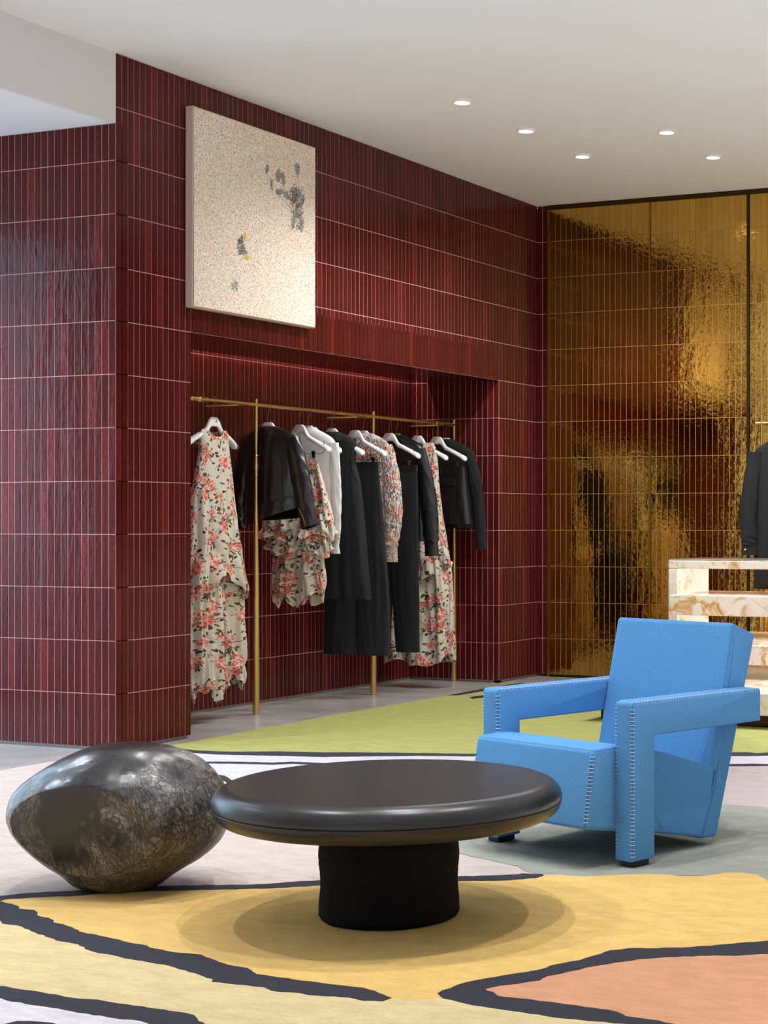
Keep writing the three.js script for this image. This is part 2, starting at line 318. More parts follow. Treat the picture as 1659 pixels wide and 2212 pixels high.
{
  let g = structGroup('wall_left', [XW, 0, ZL], 'burgundy tiled wall at the far left catching the daylight');
  tileField(g, { cols: 56, pitch: 0.0395, dir: -1, rows: rowsOf(0, 13, LOW), inset: false });
  g = structGroup('wall_pier', [XW, 0, ZL], 'burgundy tiled pier left of the niche'); g.rotation.y = Math.PI / 2;
  tileField(g, { cols: 13, pitch: PITCH, rows: rowsOf(0, 13) });
  g = structGroup('wall_header', [XW, 0, NICHE0], 'burgundy tiled wall above the niche'); g.rotation.y = Math.PI / 2;
  tileField(g, { cols: 76, pitch: PITCH, rows: rowsOf(8, 13) });
  g = structGroup('wall_corner', [XW, 0, NICHE1], 'burgundy tiled wall between niche and gold panels'); g.rotation.y = Math.PI / 2;
  tileField(g, { cols: 13, pitch: (Math.abs(ZG - NICHE1)) / 13, rows: rowsOf(0, 13) });
  g = structGroup('wall_niche_back', [XB, 0, NICHE0], 'burgundy tiled back of the clothes niche'); g.rotation.y = Math.PI / 2;
  tileField(g, { cols: 76, pitch: PITCH, rows: rowsOf(0, 9), shown: (p) => p.y > 1.45 || p.y < 0.5 });
  g = structGroup('wall_niche_right', [XW, 0, NICHE1], 'burgundy tiled right side of the clothes niche');
  tileField(g, { cols: 16, pitch: (XW - XB) / 16, dir: -1, rows: rowsOf(0, 9) });
  // above the soffit line the return is needed only inside the light slot; the header wall hides the rest
  g = structGroup('wall_niche_left', [XB, 0, NICHE0], 'burgundy tiled left side of the clothes niche'); g.rotation.y = Math.PI;
  tileField(g, { cols: 16, pitch: (XW - XB) / 16, dir: -1, rows: rowsOf(0, 9), most: 0 });
  // soffit over the niche, with a light slot along its back
  const soff = structGroup('ceiling_niche', [XB + 0.13, NTOP, NICHE1], 'glossy burgundy tiled soffit of the niche'); soff.rotation.x = Math.PI / 2;
  const rows = []; for (let k = 0; k < 76; k++) rows.push([k * PITCH, PITCH]);
  tileField(soff, { cols: 2, pitch: (XW - XB - 0.13) / 2, rows, most: 160, bed: false });
  mesh('grout_bed', new THREE.BoxGeometry(XW - XB - 0.13, 76 * PITCH, 0.2).translate((XW - XB - 0.13) / 2, 38 * PITCH, -0.1), M.grout, soff);
  // walls behind: solid cores so that no light leaks
  structBox('wall_core', XB - 0.3, XB - 0.081, 0, CEIL, ZG, NICHE0 + 0.3, M.grout, 'masonry behind the niche');
  structBox('wall_core', XB - 0.081, XW - 0.081, NTOP + ROW + 0.02, CEIL, NICHE1, NICHE0, M.grout, 'masonry above the niche');
  structBox('wall_core', XB - 0.081, XW - 0.081, 0, CEIL, ZG, NICHE1 - 0.081, M.grout, 'masonry right of the niche');
  structBox('wall_core', XB - 0.081, XW - 0.081, 0, CEIL, NICHE0 + 0.081, ZL - 0.081, M.grout, 'masonry of the pier');
  structBox('wall_core', XLEFT - 0.2, XB - 0.081, 0, CEIL, ZL - 0.3, ZL - 0.081, M.grout, 'masonry of the left wall');
  // slim recessed toe strips
  structBox('baseboard_left', XLEFT, XW - 0.012, 0, TILE0, ZL - 0.05, ZL - 0.012, M.toe, 'slim metal toe strip under the left tiled wall');
  structBox('baseboard_pier', XW - 0.05, XW - 0.012, 0, TILE0, NICHE0 + 0.012, ZL - 0.012, M.toe, 'slim metal toe strip under the tiled pier');
  structBox('baseboard_niche', XB - 0.04, XB - 0.006, 0, TILE0, NICHE1, NICHE0, M.toe, 'slim metal toe strip at the back of the niche');
  structBox('baseboard_return', XB, XW - 0.008, 0, TILE0, NICHE1 - 0.04, NICHE1 - 0.008, M.toe, 'slim metal toe strip at the side of the niche');
  structBox('baseboard_corner', XW - 0.04, XW - 0.008, 0, TILE0, ZG, NICHE1 - 0.008, M.toe, 'slim metal toe strip beside the gold panels');
  // narrow burgundy strip and gold panels on the end wall
  g = structGroup('wall_end_strip', [XW, 0, ZG], 'narrow burgundy tile strip beside the gold panels');
  tileField(g, { cols: 2, pitch: 0.0385, rows: rowsOf(0, 13, CEIL - 0.0) });
  const gx = [[XW + 0.094, 18], [-4.528, 17], [-3.837, 18], [-3.07, 18]];
  gx.forEach(([x, n], i) => {
    const p = structGroup('wall_gold_panel', [x, 0, ZG], ['gold tiled wall panel beside the burgundy corner', 'gold tiled wall panel behind the onyx shelves', 'gold tiled wall panel behind the hanging black shirt', 'gold tiled wall panel outside the view'][i]);
    tileField(p, { cols: n, pitch: i === 1 ? 0.0395 : 0.0403, rows: rowsOf(0, 13, CEIL - 0.03), kind: 'gold', most: i < 3 ? 300 : 0 });
  });
  structBox('wall_end', XW - 0.2, XRIGHT, 0, CEIL, ZG - 0.2, ZG - 0.081, M.bronze, 'wall behind the gold panels');
  structBox('wall_end_gold', -2.34, XRIGHT, 0, CEIL, ZG - 0.081, ZG, M.bronze, 'plain dark bronze continuation of the end wall');
  for (const [x0, x1, m, l] of [[XW + 0.077, XW + 0.094, M.brassTrim, 'slim brass upright trim at the burgundy corner'], [-4.541, -4.528, M.brassTrim, 'slim brass upright trim between the gold panels'], [-3.856, -3.838, M.bronze, 'dark bronze upright trim between the gold panels'], [-3.112, -3.07, M.bronze, 'dark bronze upright trim outside the view']])
    structBox('trim_2', x0, x1, 0, CEIL - 0.03, ZG - 0.05, ZG + 0.008, m, l);
  structBox('trim_3', XW + 0.077, XRIGHT, CEIL - 0.03, CEIL, ZG - 0.06, ZG + 0.008, M.bronze, 'dark bronze trim along the top of the gold panels');
  structBox('baseboard_gold', XW + 0.077, XRIGHT, 0, TILE0, ZG - 0.05, ZG + 0.004, M.bronze, 'dark bronze strip at the foot of the gold panels');
}
// light slot of the niche: a slim lamp tube high in the slot
{
  const L = NICHE0 - NICHE1 - 0.2, zc = (NICHE0 + NICHE1) / 2;
  const o = thing('slot_light', 'hidden slim light tube in the slot over the niche', 'light', [XB + 0.065, NTOP + ROW - 0.02, zc]);
  mesh('light_tube', rbox(0.03, 0.012, L, 0.004).translate(0, 0.008, 0), M.ledGlow, o);
  mesh('light_rail', rbox(0.05, 0.012, L, 0.003).translate(0, 0.02, 0), M.whiteMetal, o);
  const l = new THREE.RectAreaLight(srgb(255, 232, 214), 22, 0.03, L); l.position.set(XB + 0.065, NTOP + ROW - 0.026, zc); l.rotation.x = -Math.PI / 2; scene.add(l);
}

// ---------------------------------------------------------------- recessed downlights
function downlight(x, z, label, group, cd = LAMP_CD, cone = 1.26, top = CEIL, color = LAMP_COLOR) {
  const o = thing('recessed_downlight', label, 'downlight', [x, top - 0.012, z], 0, group);
  const ring = mesh('trim_ring', lathe([[0.038, 0.010], [0.040, 0.0], [0.046, 0.002], [0.052, 0.012]], 32), M.whiteMetal, o);
  const lens = mesh('light_lens', new THREE.CylinderGeometry(0.038, 0.038, 0.004, 32).translate(0, 0.008, 0), M.lampGlow, o);
  const s = new THREE.SpotLight(color, cd, 0, cone, 0.7, 2);
  s.position.set(x, top - 0.02, z); s.target.position.set(x, 0, z); s.castShadow = true; s.shadow.radius = 0.6; s.shadow.mapSize.set(1024, 1024);
  scene.add(s); scene.add(s.target);
}
downlight(-4.366, -7.444, 'recessed ceiling downlight nearest the mosaic picture', 'ceiling downlights');
downlight(-4.368, -8.122, 'recessed ceiling downlight in the middle of the left row of three', 'ceiling downlights');
downlight(-4.372, -8.818, 'recessed ceiling downlight at the far end of the left row of three', 'ceiling downlights');
downlight(-3.679, -8.445, 'nearer recessed ceiling downlight of the right pair', 'ceiling downlights');
downlight(-3.683, -9.126, 'recessed ceiling downlight closest to the gold wall', 'ceiling downlights');
for (const [x, z] of [[-1.34, -4.46], [-1.9, -3.6], [-2.54, -4.3], [-3.38, -3.4], [-4.366, -5.3], [-3.68, -5.6]])
  downlight(x, z, 'recessed ceiling downlight above the seating outside the view', 'ceiling downlights above the seating', LAMP_CD * 1.42, 0.8);
for (const [x, z] of [[-4.4, -1.6], [-0.6, -6.6], [0.6, -5.0], [1.5, -6.6], [0.6, -2.8], [-0.8, -0.8], [-2.6, -0.4], [0.8, 0.6], [-1.6, 1.2], [-1.5, -8.3], [0.2, -8.5]])
  downlight(x, z, 'bright recessed ceiling downlight in the shop area outside the view', 'shop ceiling downlights outside the view', LAMP_CD * 10.5, 0.62);
for (const [x, z] of [[-6.1, -4.9], [-6.9, -4.9], [-6.1, -3.4], [-6.9, -2.4], [-6.2, -1.0], [-6.8, 0.6]])
  downlight(x, z, 'recessed downlight in the lower ceiling outside the view', 'lower ceiling downlights outside the view', LAMP_CD * 2.0, 1.15, LOW, new THREE.Color().setRGB(0.78, 0.90, 1.05));

// ---------------------------------------------------------------- rug: dyed patches with navy outlines, tufted on one backing
{
  const RUG = {"green":[[-5.215,-6.282],[-5.243,-7.514],[-5.206,-8.708],[-5.235,-9.555],[-4.9,-9.552],[-2.805,-9.54],[-1.755,-9.652],[-1.345,-7.397],[-2.129,-7.243],[-2.602,-7.103],[-2.633,-7.066],[-2.685,-7.071],[-2.735,-7.047],[-3.098,-6.904],[-3.37,-6.758],[-3.782,-6.563],[-4.019,-6.491],[-4.27,-6.408],[-4.43,-6.341],[-4.646,-6.29],[-4.821,-6.2],[-4.996,-6.177],[-5.147,-6.216]],"line1":[[-5.147,-6.216],[-4.996,-6.177],[-4.821,-6.2],[-4.646,-6.29],[-4.43,-6.341],[-4.27,-6.408],[-4.019,-6.491],[-3.782,-6.563],[-3.37,-6.758],[-3.098,-6.904],[-2.735,-7.047],[-2.685,-7.071],[-2.633,-7.066],[-2.602,-7.103],[-2.129,-7.243],[-1.345,-7.397],[-1.33,-7.311],[-2.1,-7.144],[-2.569,-7.011],[-2.611,-6.978],[-2.699,-6.941],[-3.049,-6.795],[-3.33,-6.678],[-3.74,-6.49],[-3.973,-6.415],[-4.198,-6.299],[-4.347,-6.221],[-4.558,-6.171],[-4.831,-6.105],[-4.992,-6.106]],"st1":[[-5.203,-8.709],[-5.209,-9.097],[-5.192,-9.506],[-5.143,-9.55],[-5.13,-9.099],[-5.154,-8.744]],"st2":[[-5.033,-8.665],[-5.015,-8.759],[-5.063,-9.189],[-5.112,-9.536],[-5.044,-9.545],[-4.993,-9.249],[-4.931,-8.736],[-4.972,-8.592]],"st3":[[-4.895,-8.838],[-5.002,-9.405],[-5.013,-9.538],[-4.874,-9.54],[-4.834,-9.161],[-4.806,-8.846]],"lilac":[[-4.992,-6.106],[-4.831,-6.105],[-4.558,-6.171],[-4.347,-6.221],[-4.198,-6.299],[-3.973,-6.415],[-3.74,-6.49],[-3.33,-6.678],[-3.049,-6.795],[-2.699,-6.941],[-2.611,-6.978],[-2.569,-7.011],[-2.1,-7.144],[-1.33,-7.311],[-1.276,-7.014],[-2.013,-6.848],[-2.467,-6.732],[-2.603,-6.675],[-3.119,-6.474],[-3.608,-6.262],[-3.961,-6.006],[-3.919,-5.616],[-3.879,-5.152],[-3.984,-4.944],[-4.312,-5.085],[-4.868,-5.627],[-5.114,-6.062]],"line2":[[-4.924,-5.72],[-4.722,-5.902],[-4.614,-5.947],[-4.442,-5.989],[-4.382,-6.043],[-4.201,-6.067],[-4.077,-6.118],[-3.629,-6.298],[-3.131,-6.499],[-2.615,-6.704],[-2.539,-6.746],[-2.476,-6.758],[-2.021,-6.874],[-2.006,-6.823],[-2.46,-6.713],[-2.592,-6.644],[-3.104,-6.443],[-3.605,-6.256],[-4.046,-6.072],[-4.169,-6.021],[-4.345,-5.992],[-4.407,-5.942],[-4.576,-5.899],[-4.691,-5.862],[-4.896,-5.688]],"line3":[[-4.551,-5.646],[-4.444,-5.622],[-4.387,-5.605],[-4.299,-5.528],[-4.209,-5.511],[-4.016,-5.449],[-3.778,-5.355],[-3.727,-5.283],[-3.96,-5.374],[-4.17,-5.422],[-4.195,-5.411],[-4.293,-5.485],[-4.326,-5.497],[-4.452,-5.524]],"mauve":[[-3.104,-6.443],[-2.592,-6.644],[-2.46,-6.713],[-2.006,-6.823],[-1.271,-6.989],[-1.09,-5.996],[-1.711,-5.819],[-2.107,-5.749],[-2.174,-5.743],[-2.246,-5.745],[-2.413,-5.708],[-2.616,-5.624],[-2.826,-5.592],[-3.106,-5.829],[-3.33,-6.128]],"grey":[[-3.106,-5.829],[-2.826,-5.592],[-2.616,-5.624],[-2.413,-5.708],[-2.246,-5.745],[-2.174,-5.743],[-2.107,-5.749],[-1.711,-5.819],[-1.09,-5.996],[-0.829,-4.557],[-1.45,-4.481],[-1.682,-4.575],[-1.731,-4.634],[-1.863,-4.561],[-2.053,-4.51],[-2.189,-4.414],[-2.303,-4.394],[-2.382,-4.422],[-2.432,-4.477],[-2.515,-4.506],[-2.587,-4.537],[-2.696,-4.578],[-2.815,-4.634],[-2.955,-4.834],[-3.066,-5.17]],"line4":[[-3.764,-3.361],[-3.648,-3.47],[-3.549,-3.568],[-3.5,-3.631],[-3.419,-3.69],[-3.329,-3.773],[-3.212,-3.848],[-3.138,-3.888],[-3.019,-3.945],[-2.958,-3.988],[-2.912,-4.033],[-2.858,-4.078],[-2.694,-4.179],[-2.52,-4.277],[-2.414,-4.338],[-2.366,-4.382],[-2.311,-4.399],[-2.298,-4.386],[-2.297,-4.383],[-2.304,-4.343],[-2.377,-4.272],[-2.489,-4.225],[-2.659,-4.126],[-2.819,-4.022],[-2.92,-3.937],[-3.084,-3.846],[-3.171,-3.8],[-3.288,-3.726],[-3.353,-3.655],[-3.45,-3.589],[-3.506,-3.541],[-3.501,-3.519],[-3.501,-3.519],[-3.45,-3.506],[-3.415,-3.495],[-3.386,-3.473],[-3.34,-3.473],[-3.308,-3.454],[-3.277,-3.426],[-3.235,-3.421],[-3.192,-3.391],[-3.108,-3.366],[-3.072,-3.343],[-3.04,-3.33],[-2.951,-3.316],[-2.849,-3.294],[-2.806,-3.287],[-2.768,-3.269],[-2.703,-3.263],[-2.628,-3.266],[-2.527,-3.223],[-2.452,-3.21],[-2.418,-3.189],[-2.399,-3.175],[-2.376,-3.177],[-2.291,-3.17],[-2.189,-3.172],[-2.111,-3.175],[-2.056,-3.154],[-2.011,-3.13],[-2.015,-3.102],[-2.052,-3.087],[-2.098,-3.098],[-2.167,-3.082],[-2.228,-3.082],[-2.283,-3.075],[-2.317,-3.093],[-2.344,-3.091],[-2.45,-3.088],[-2.465,-3.101],[-2.569,-3.139],[-2.65,-3.162],[-2.717,-3.167],[-2.795,-3.178],[-2.821,-3.186],[-2.886,-3.192],[-2.971,-3.233],[-3.044,-3.244],[-3.077,-3.258],[-3.173,-3.292],[-3.241,-3.325],[-3.304,-3.326],[-3.338,-3.355],[-3.481,-3.403],[-3.733,-3.333]],"yellow":[[-3.501,-3.519],[-3.506,-3.541],[-3.45,-3.589],[-3.353,-3.655],[-3.288,-3.726],[-3.171,-3.8],[-3.084,-3.846],[-2.92,-3.937],[-2.819,-4.022],[-2.659,-4.126],[-2.489,-4.225],[-2.377,-4.272],[-2.304,-4.343],[-2.297,-4.383],[-2.304,-4.394],[-2.259,-4.413],[-2.189,-4.414],[-2.119,-4.463],[-2.054,-4.512],[-1.989,-4.536],[-1.917,-4.528],[-1.862,-4.561],[-1.828,-4.62],[-1.782,-4.648],[-1.731,-4.634],[-1.681,-4.575],[-1.544,-4.442],[-1.341,-4.344],[-1.251,-4.052],[-1.433,-3.91],[-1.492,-3.866],[-1.543,-3.815],[-1.616,-3.761],[-1.715,-3.714],[-1.748,-3.681],[-1.758,-3.64],[-1.779,-3.568],[-1.816,-3.501],[-1.824,-3.454],[-1.878,-3.38],[-1.927,-3.302],[-1.93,-3.267],[-1.939,-3.223],[-1.934,-3.198],[-1.934,-3.198],[-1.902,-3.168],[-1.953,-3.139],[-2.011,-3.13],[-2.011,-3.13],[-2.056,-3.154],[-2.111,-3.175],[-2.189,-3.172],[-2.291,-3.17],[-2.376,-3.177],[-2.399,-3.175],[-2.418,-3.189],[-2.452,-3.21],[-2.527,-3.223],[-2.628,-3.266],[-2.703,-3.263],[-2.768,-3.269],[-2.806,-3.287],[-2.849,-3.294],[-2.951,-3.316],[-3.04,-3.33],[-3.072,-3.343],[-3.108,-3.366],[-3.192,-3.391],[-3.235,-3.421],[-3.277,-3.426],[-3.308,-3.454],[-3.34,-3.473],[-3.386,-3.473],[-3.415,-3.495],[-3.45,-3.506],[-3.501,-3.519]],"line6":[[-1.251,-4.052],[-1.433,-3.91],[-1.492,-3.866],[-1.543,-3.815],[-1.616,-3.761],[-1.715,-3.714],[-1.748,-3.681],[-1.758,-3.64],[-1.779,-3.568],[-1.816,-3.501],[-1.824,-3.454],[-1.878,-3.38],[-1.927,-3.302],[-1.93,-3.267],[-1.939,-3.223],[-1.934,-3.198],[-1.902,-3.168],[-1.869,-3.164],[-1.823,-3.149],[-1.724,-3.145],[-1.615,-3.138],[-1.535,-3.145],[-1.468,-3.152],[-1.311,-3.15],[-1.068,-3.154],[-1.037,-3.205],[-1.228,-3.191],[-1.372,-3.192],[-1.437,-3.201],[-1.487,-3.203],[-1.523,-3.225],[-1.577,-3.232],[-1.708,-3.234],[-1.808,-3.23],[-1.828,-3.253],[-1.859,-3.266],[-1.838,-3.307],[-1.782,-3.374],[-1.78,-3.412],[-1.723,-3.531],[-1.652,-3.63],[-1.564,-3.694],[-1.501,-3.733],[-1.47,-3.739],[-1.39,-3.794],[-1.21,-3.92]],"salmon":[[-1.21,-3.92],[-1.39,-3.794],[-1.47,-3.739],[-1.501,-3.733],[-1.564,-3.694],[-1.652,-3.63],[-1.723,-3.531],[-1.78,-3.412],[-1.782,-3.374],[-1.838,-3.307],[-1.859,-3.266],[-1.828,-3.253],[-1.808,-3.23],[-1.708,-3.234],[-1.577,-3.232],[-1.523,-3.225],[-1.487,-3.203],[-1.437,-3.201],[-1.372,-3.192],[-1.228,-3.191],[-1.037,-3.205],[-0.706,-3.376],[-0.842,-4.027]],"pale":[[-2.011,-3.13],[-1.953,-3.139],[-1.902,-3.168],[-1.902,-3.168],[-1.869,-3.164],[-1.823,-3.149],[-1.724,-3.145],[-1.615,-3.138],[-1.535,-3.145],[-1.468,-3.152],[-1.311,-3.15],[-1.068,-3.154],[-0.937,-2.768],[-1.854,-2.385],[-2.218,-2.794],[-2.266,-2.826],[-2.295,-2.843],[-2.32,-2.863],[-2.348,-2.869],[-2.482,-2.869],[-2.589,-2.873],[-2.661,-2.863],[-2.679,-2.868],[-2.772,-2.875],[-2.862,-2.877],[-3.145,-2.885],[-3.733,-3.333],[-3.481,-3.403],[-3.338,-3.355],[-3.304,-3.326],[-3.241,-3.325],[-3.173,-3.292],[-3.077,-3.258],[-3.044,-3.244],[-2.971,-3.233],[-2.886,-3.192],[-2.821,-3.186],[-2.795,-3.178],[-2.717,-3.167],[-2.65,-3.162],[-2.569,-3.139],[-2.465,-3.101],[-2.45,-3.088],[-2.344,-3.091],[-2.317,-3.093],[-2.283,-3.075],[-2.228,-3.082],[-2.167,-3.082],[-2.098,-3.098],[-2.052,-3.087],[-2.015,-3.102]],"line7":[[-3.145,-2.885],[-2.862,-2.877],[-2.772,-2.875],[-2.679,-2.868],[-2.661,-2.863],[-2.589,-2.873],[-2.482,-2.869],[-2.348,-2.869],[-2.32,-2.863],[-2.295,-2.843],[-2.266,-2.826],[-2.218,-2.794],[-2.116,-2.722],[-2.199,-2.687],[-2.317,-2.753],[-2.366,-2.777],[-2.397,-2.785],[-2.515,-2.782],[-2.649,-2.792],[-2.763,-2.794],[-2.788,-2.803],[-3.067,-2.812]],"white2":[[-3.067,-2.812],[-2.788,-2.803],[-2.763,-2.794],[-2.649,-2.792],[-2.515,-2.782],[-2.397,-2.785],[-2.366,-2.777],[-2.317,-2.753],[-2.199,-2.687],[-1.927,-2.355],[-2.367,-2.171]],"line8":[[-2.649,-2.614],[-2.637,-2.664],[-2.629,-2.684],[-2.602,-2.699],[-2.552,-2.706],[-2.486,-2.696],[-2.504,-2.665],[-2.57,-2.657],[-2.603,-2.617]]};
  const o = thing('area_rug', 'large abstract rug with coloured fields and thick navy outlines', 'rug', [-2, 0, -4]);
  const pile = (c) => std({ color: srgb(...c), map: rugTone, roughness: 0.97, bumpMap: rugBump, bumpScale: 0.003 });
  const cols = { field: pile([206, 191, 183]), navy: pile([45, 44, 56]), yellow: pile([240, 199, 116]), pale: pile([228, 208, 154]), green: pile([178, 180, 104]), lilac: pile([214, 210, 222]), mauve: pile([196, 180, 180]), grey: pile([164, 167, 155]), salmon: pile([222, 162, 122]), white: pile([230, 225, 230]), blue: pile([196, 208, 226]) };
  const R = prng(3);
  function patch(name, pts, y, mat, rough = 0.004) {
    // subdivide the outline and give it a tufted, slightly ragged edge
    const q = [];
    for (let i = 0; i < pts.length; i++) {
      const a = pts[i], b = pts[(i + 1) % pts.length], d = Math.hypot(b[0] - a[0], b[1] - a[1]), n = Math.max(1, Math.min(60, Math.round(d / 0.02)));
      for (let k = 0; k < n; k++) { const x = lerp(a[0], b[0], k / n), z = lerp(a[1], b[1], k / n); q.push(new THREE.Vector2(x + 2 + rough * n2(x * 25, z * 25), -(z + 4 + rough * n2(x * 25 + 50, z * 25)))); }
    }
    const g = new THREE.ExtrudeGeometry(new THREE.Shape(q), { depth: y - 0.001, bevelEnabled: false }); g.rotateX(-Math.PI / 2); g.translate(0, 0.001, 0);
    const m = mesh(name, g, mat, o); return m;
  }
  const E = [[-5.353, 2.0], [-5.353, -5.381], [-5.345, -5.66], [-5.25, -6.0], [-5.215, -6.37], [-5.235, -7.514], [-5.21, -8.708], [-5.225, -9.45], [-5.19, -9.56], [-4.883, -9.55], [1.6, -9.5], [1.6, 2.0]];
  patch('field', E, 0.010, cols.field, 0.002);
  patch('blue_field', [[-0.9, -9.3], [1.5, -9.3], [1.5, 1.9], [-5.2, 1.9], [-5.2, 0.2], [-3.6, -0.6], [-1.6, -1.2], [-0.2, -2.4], [-0.1, -5.0]], 0.0108, cols.blue, 0.01);
  let y = 0.0112; const step = 0.0004;
  for (const [k, c] of [['green', 'green'], ['lilac', 'lilac'], ['mauve', 'mauve'], ['grey', 'grey'], ['yellow', 'yellow'], ['pale', 'pale'], ['white2', 'white'], ['salmon', 'salmon'], ['line1', 'navy'], ['line2', 'navy'], ['line3', 'navy'], ['line4', 'navy'], ['line6', 'navy'], ['line7', 'navy'], ['line8', 'navy'], ['st1', 'navy'], ['st2', 'navy'], ['st3', 'navy']])
    patch(c === 'navy' ? 'outline_stripe' : c + '_field', RUG[k], (y += step * (c === 'navy' ? 0.2 : 0.4)), cols[c]);
}

// ---------------------------------------------------------------- round table
{
  const o = thing('coffee_table', 'low round black coffee table with a thick rounded top', 'table', [-2.436, 0.014, -3.782]);
  const top = [], r = 0.048, R0 = 0.447, yc = 0.304;
  top.push([0.001, yc - r]);
  const rimAt = (a, cut = 0) => top.push([R0 - r * 0.95 + Math.cos(a) * r - cut, yc + Math.sin(a) * r * (a > 0 ? 0.95 : 1)]);
  for (let k = 0; k <= 40; k++) { const a = -Math.PI / 2 + Math.PI * k / 40; if (k === 19) { rimAt(-0.115); rimAt(-0.11, 0.004); rimAt(-0.075, 0.004); rimAt(-0.07); } else rimAt(a); }
  top.push([0.3, yc + r * 0.955], [0.001, yc + r * 0.955]);
  const g = lathe(top, 160); metreUVplan(g);
  mesh('table_top', g, M.tableTop, o);
  // hewn drum
  const prof = []; for (let k = 0; k <= 24; k++) prof.push([0.179 + 0.0015 * Math.sin(k * 0.5), 0.262 * k / 24]);
  const b = lathe([[0.001, 0], [0.172, 0], ...prof.slice(1), [0.001, 0.262]], 120);
  const p = b.attributes.position; for (let i = 0; i < p.count; i++) { const x = p.getX(i), z = p.getZ(i), yy = p.getY(i), q = Math.hypot(x, z); if (q > 0.1) { const d = 1 + (0.003 * n3(x * 7, yy * 7, z * 7) + 0.001 * n3(x * 40, yy * 40, z * 40)) / q; p.setX(i, x * d); p.setZ(i, z * d); } }
  b.computeVertexNormals(); metreUVcyl(b, 0.18);
  mesh('drum_base', b, M.tableBase, o);
}
function metreUVplan(g) { const p = g.attributes.position, uv = []; for (let i = 0; i < p.count; i++) uv.push(p.getX(i), p.getZ(i)); g.setAttribute('uv', new THREE.Float32BufferAttribute(uv, 2)); }
function metreUVcyl(g, r) { const p = g.attributes.position, uv = []; const u0 = g.attributes.uv; for (let i = 0; i < p.count; i++) uv.push(u0.getX(i) * 6.283 * r, p.getY(i)); g.setAttribute('uv', new THREE.Float32BufferAttribute(uv, 2)); }

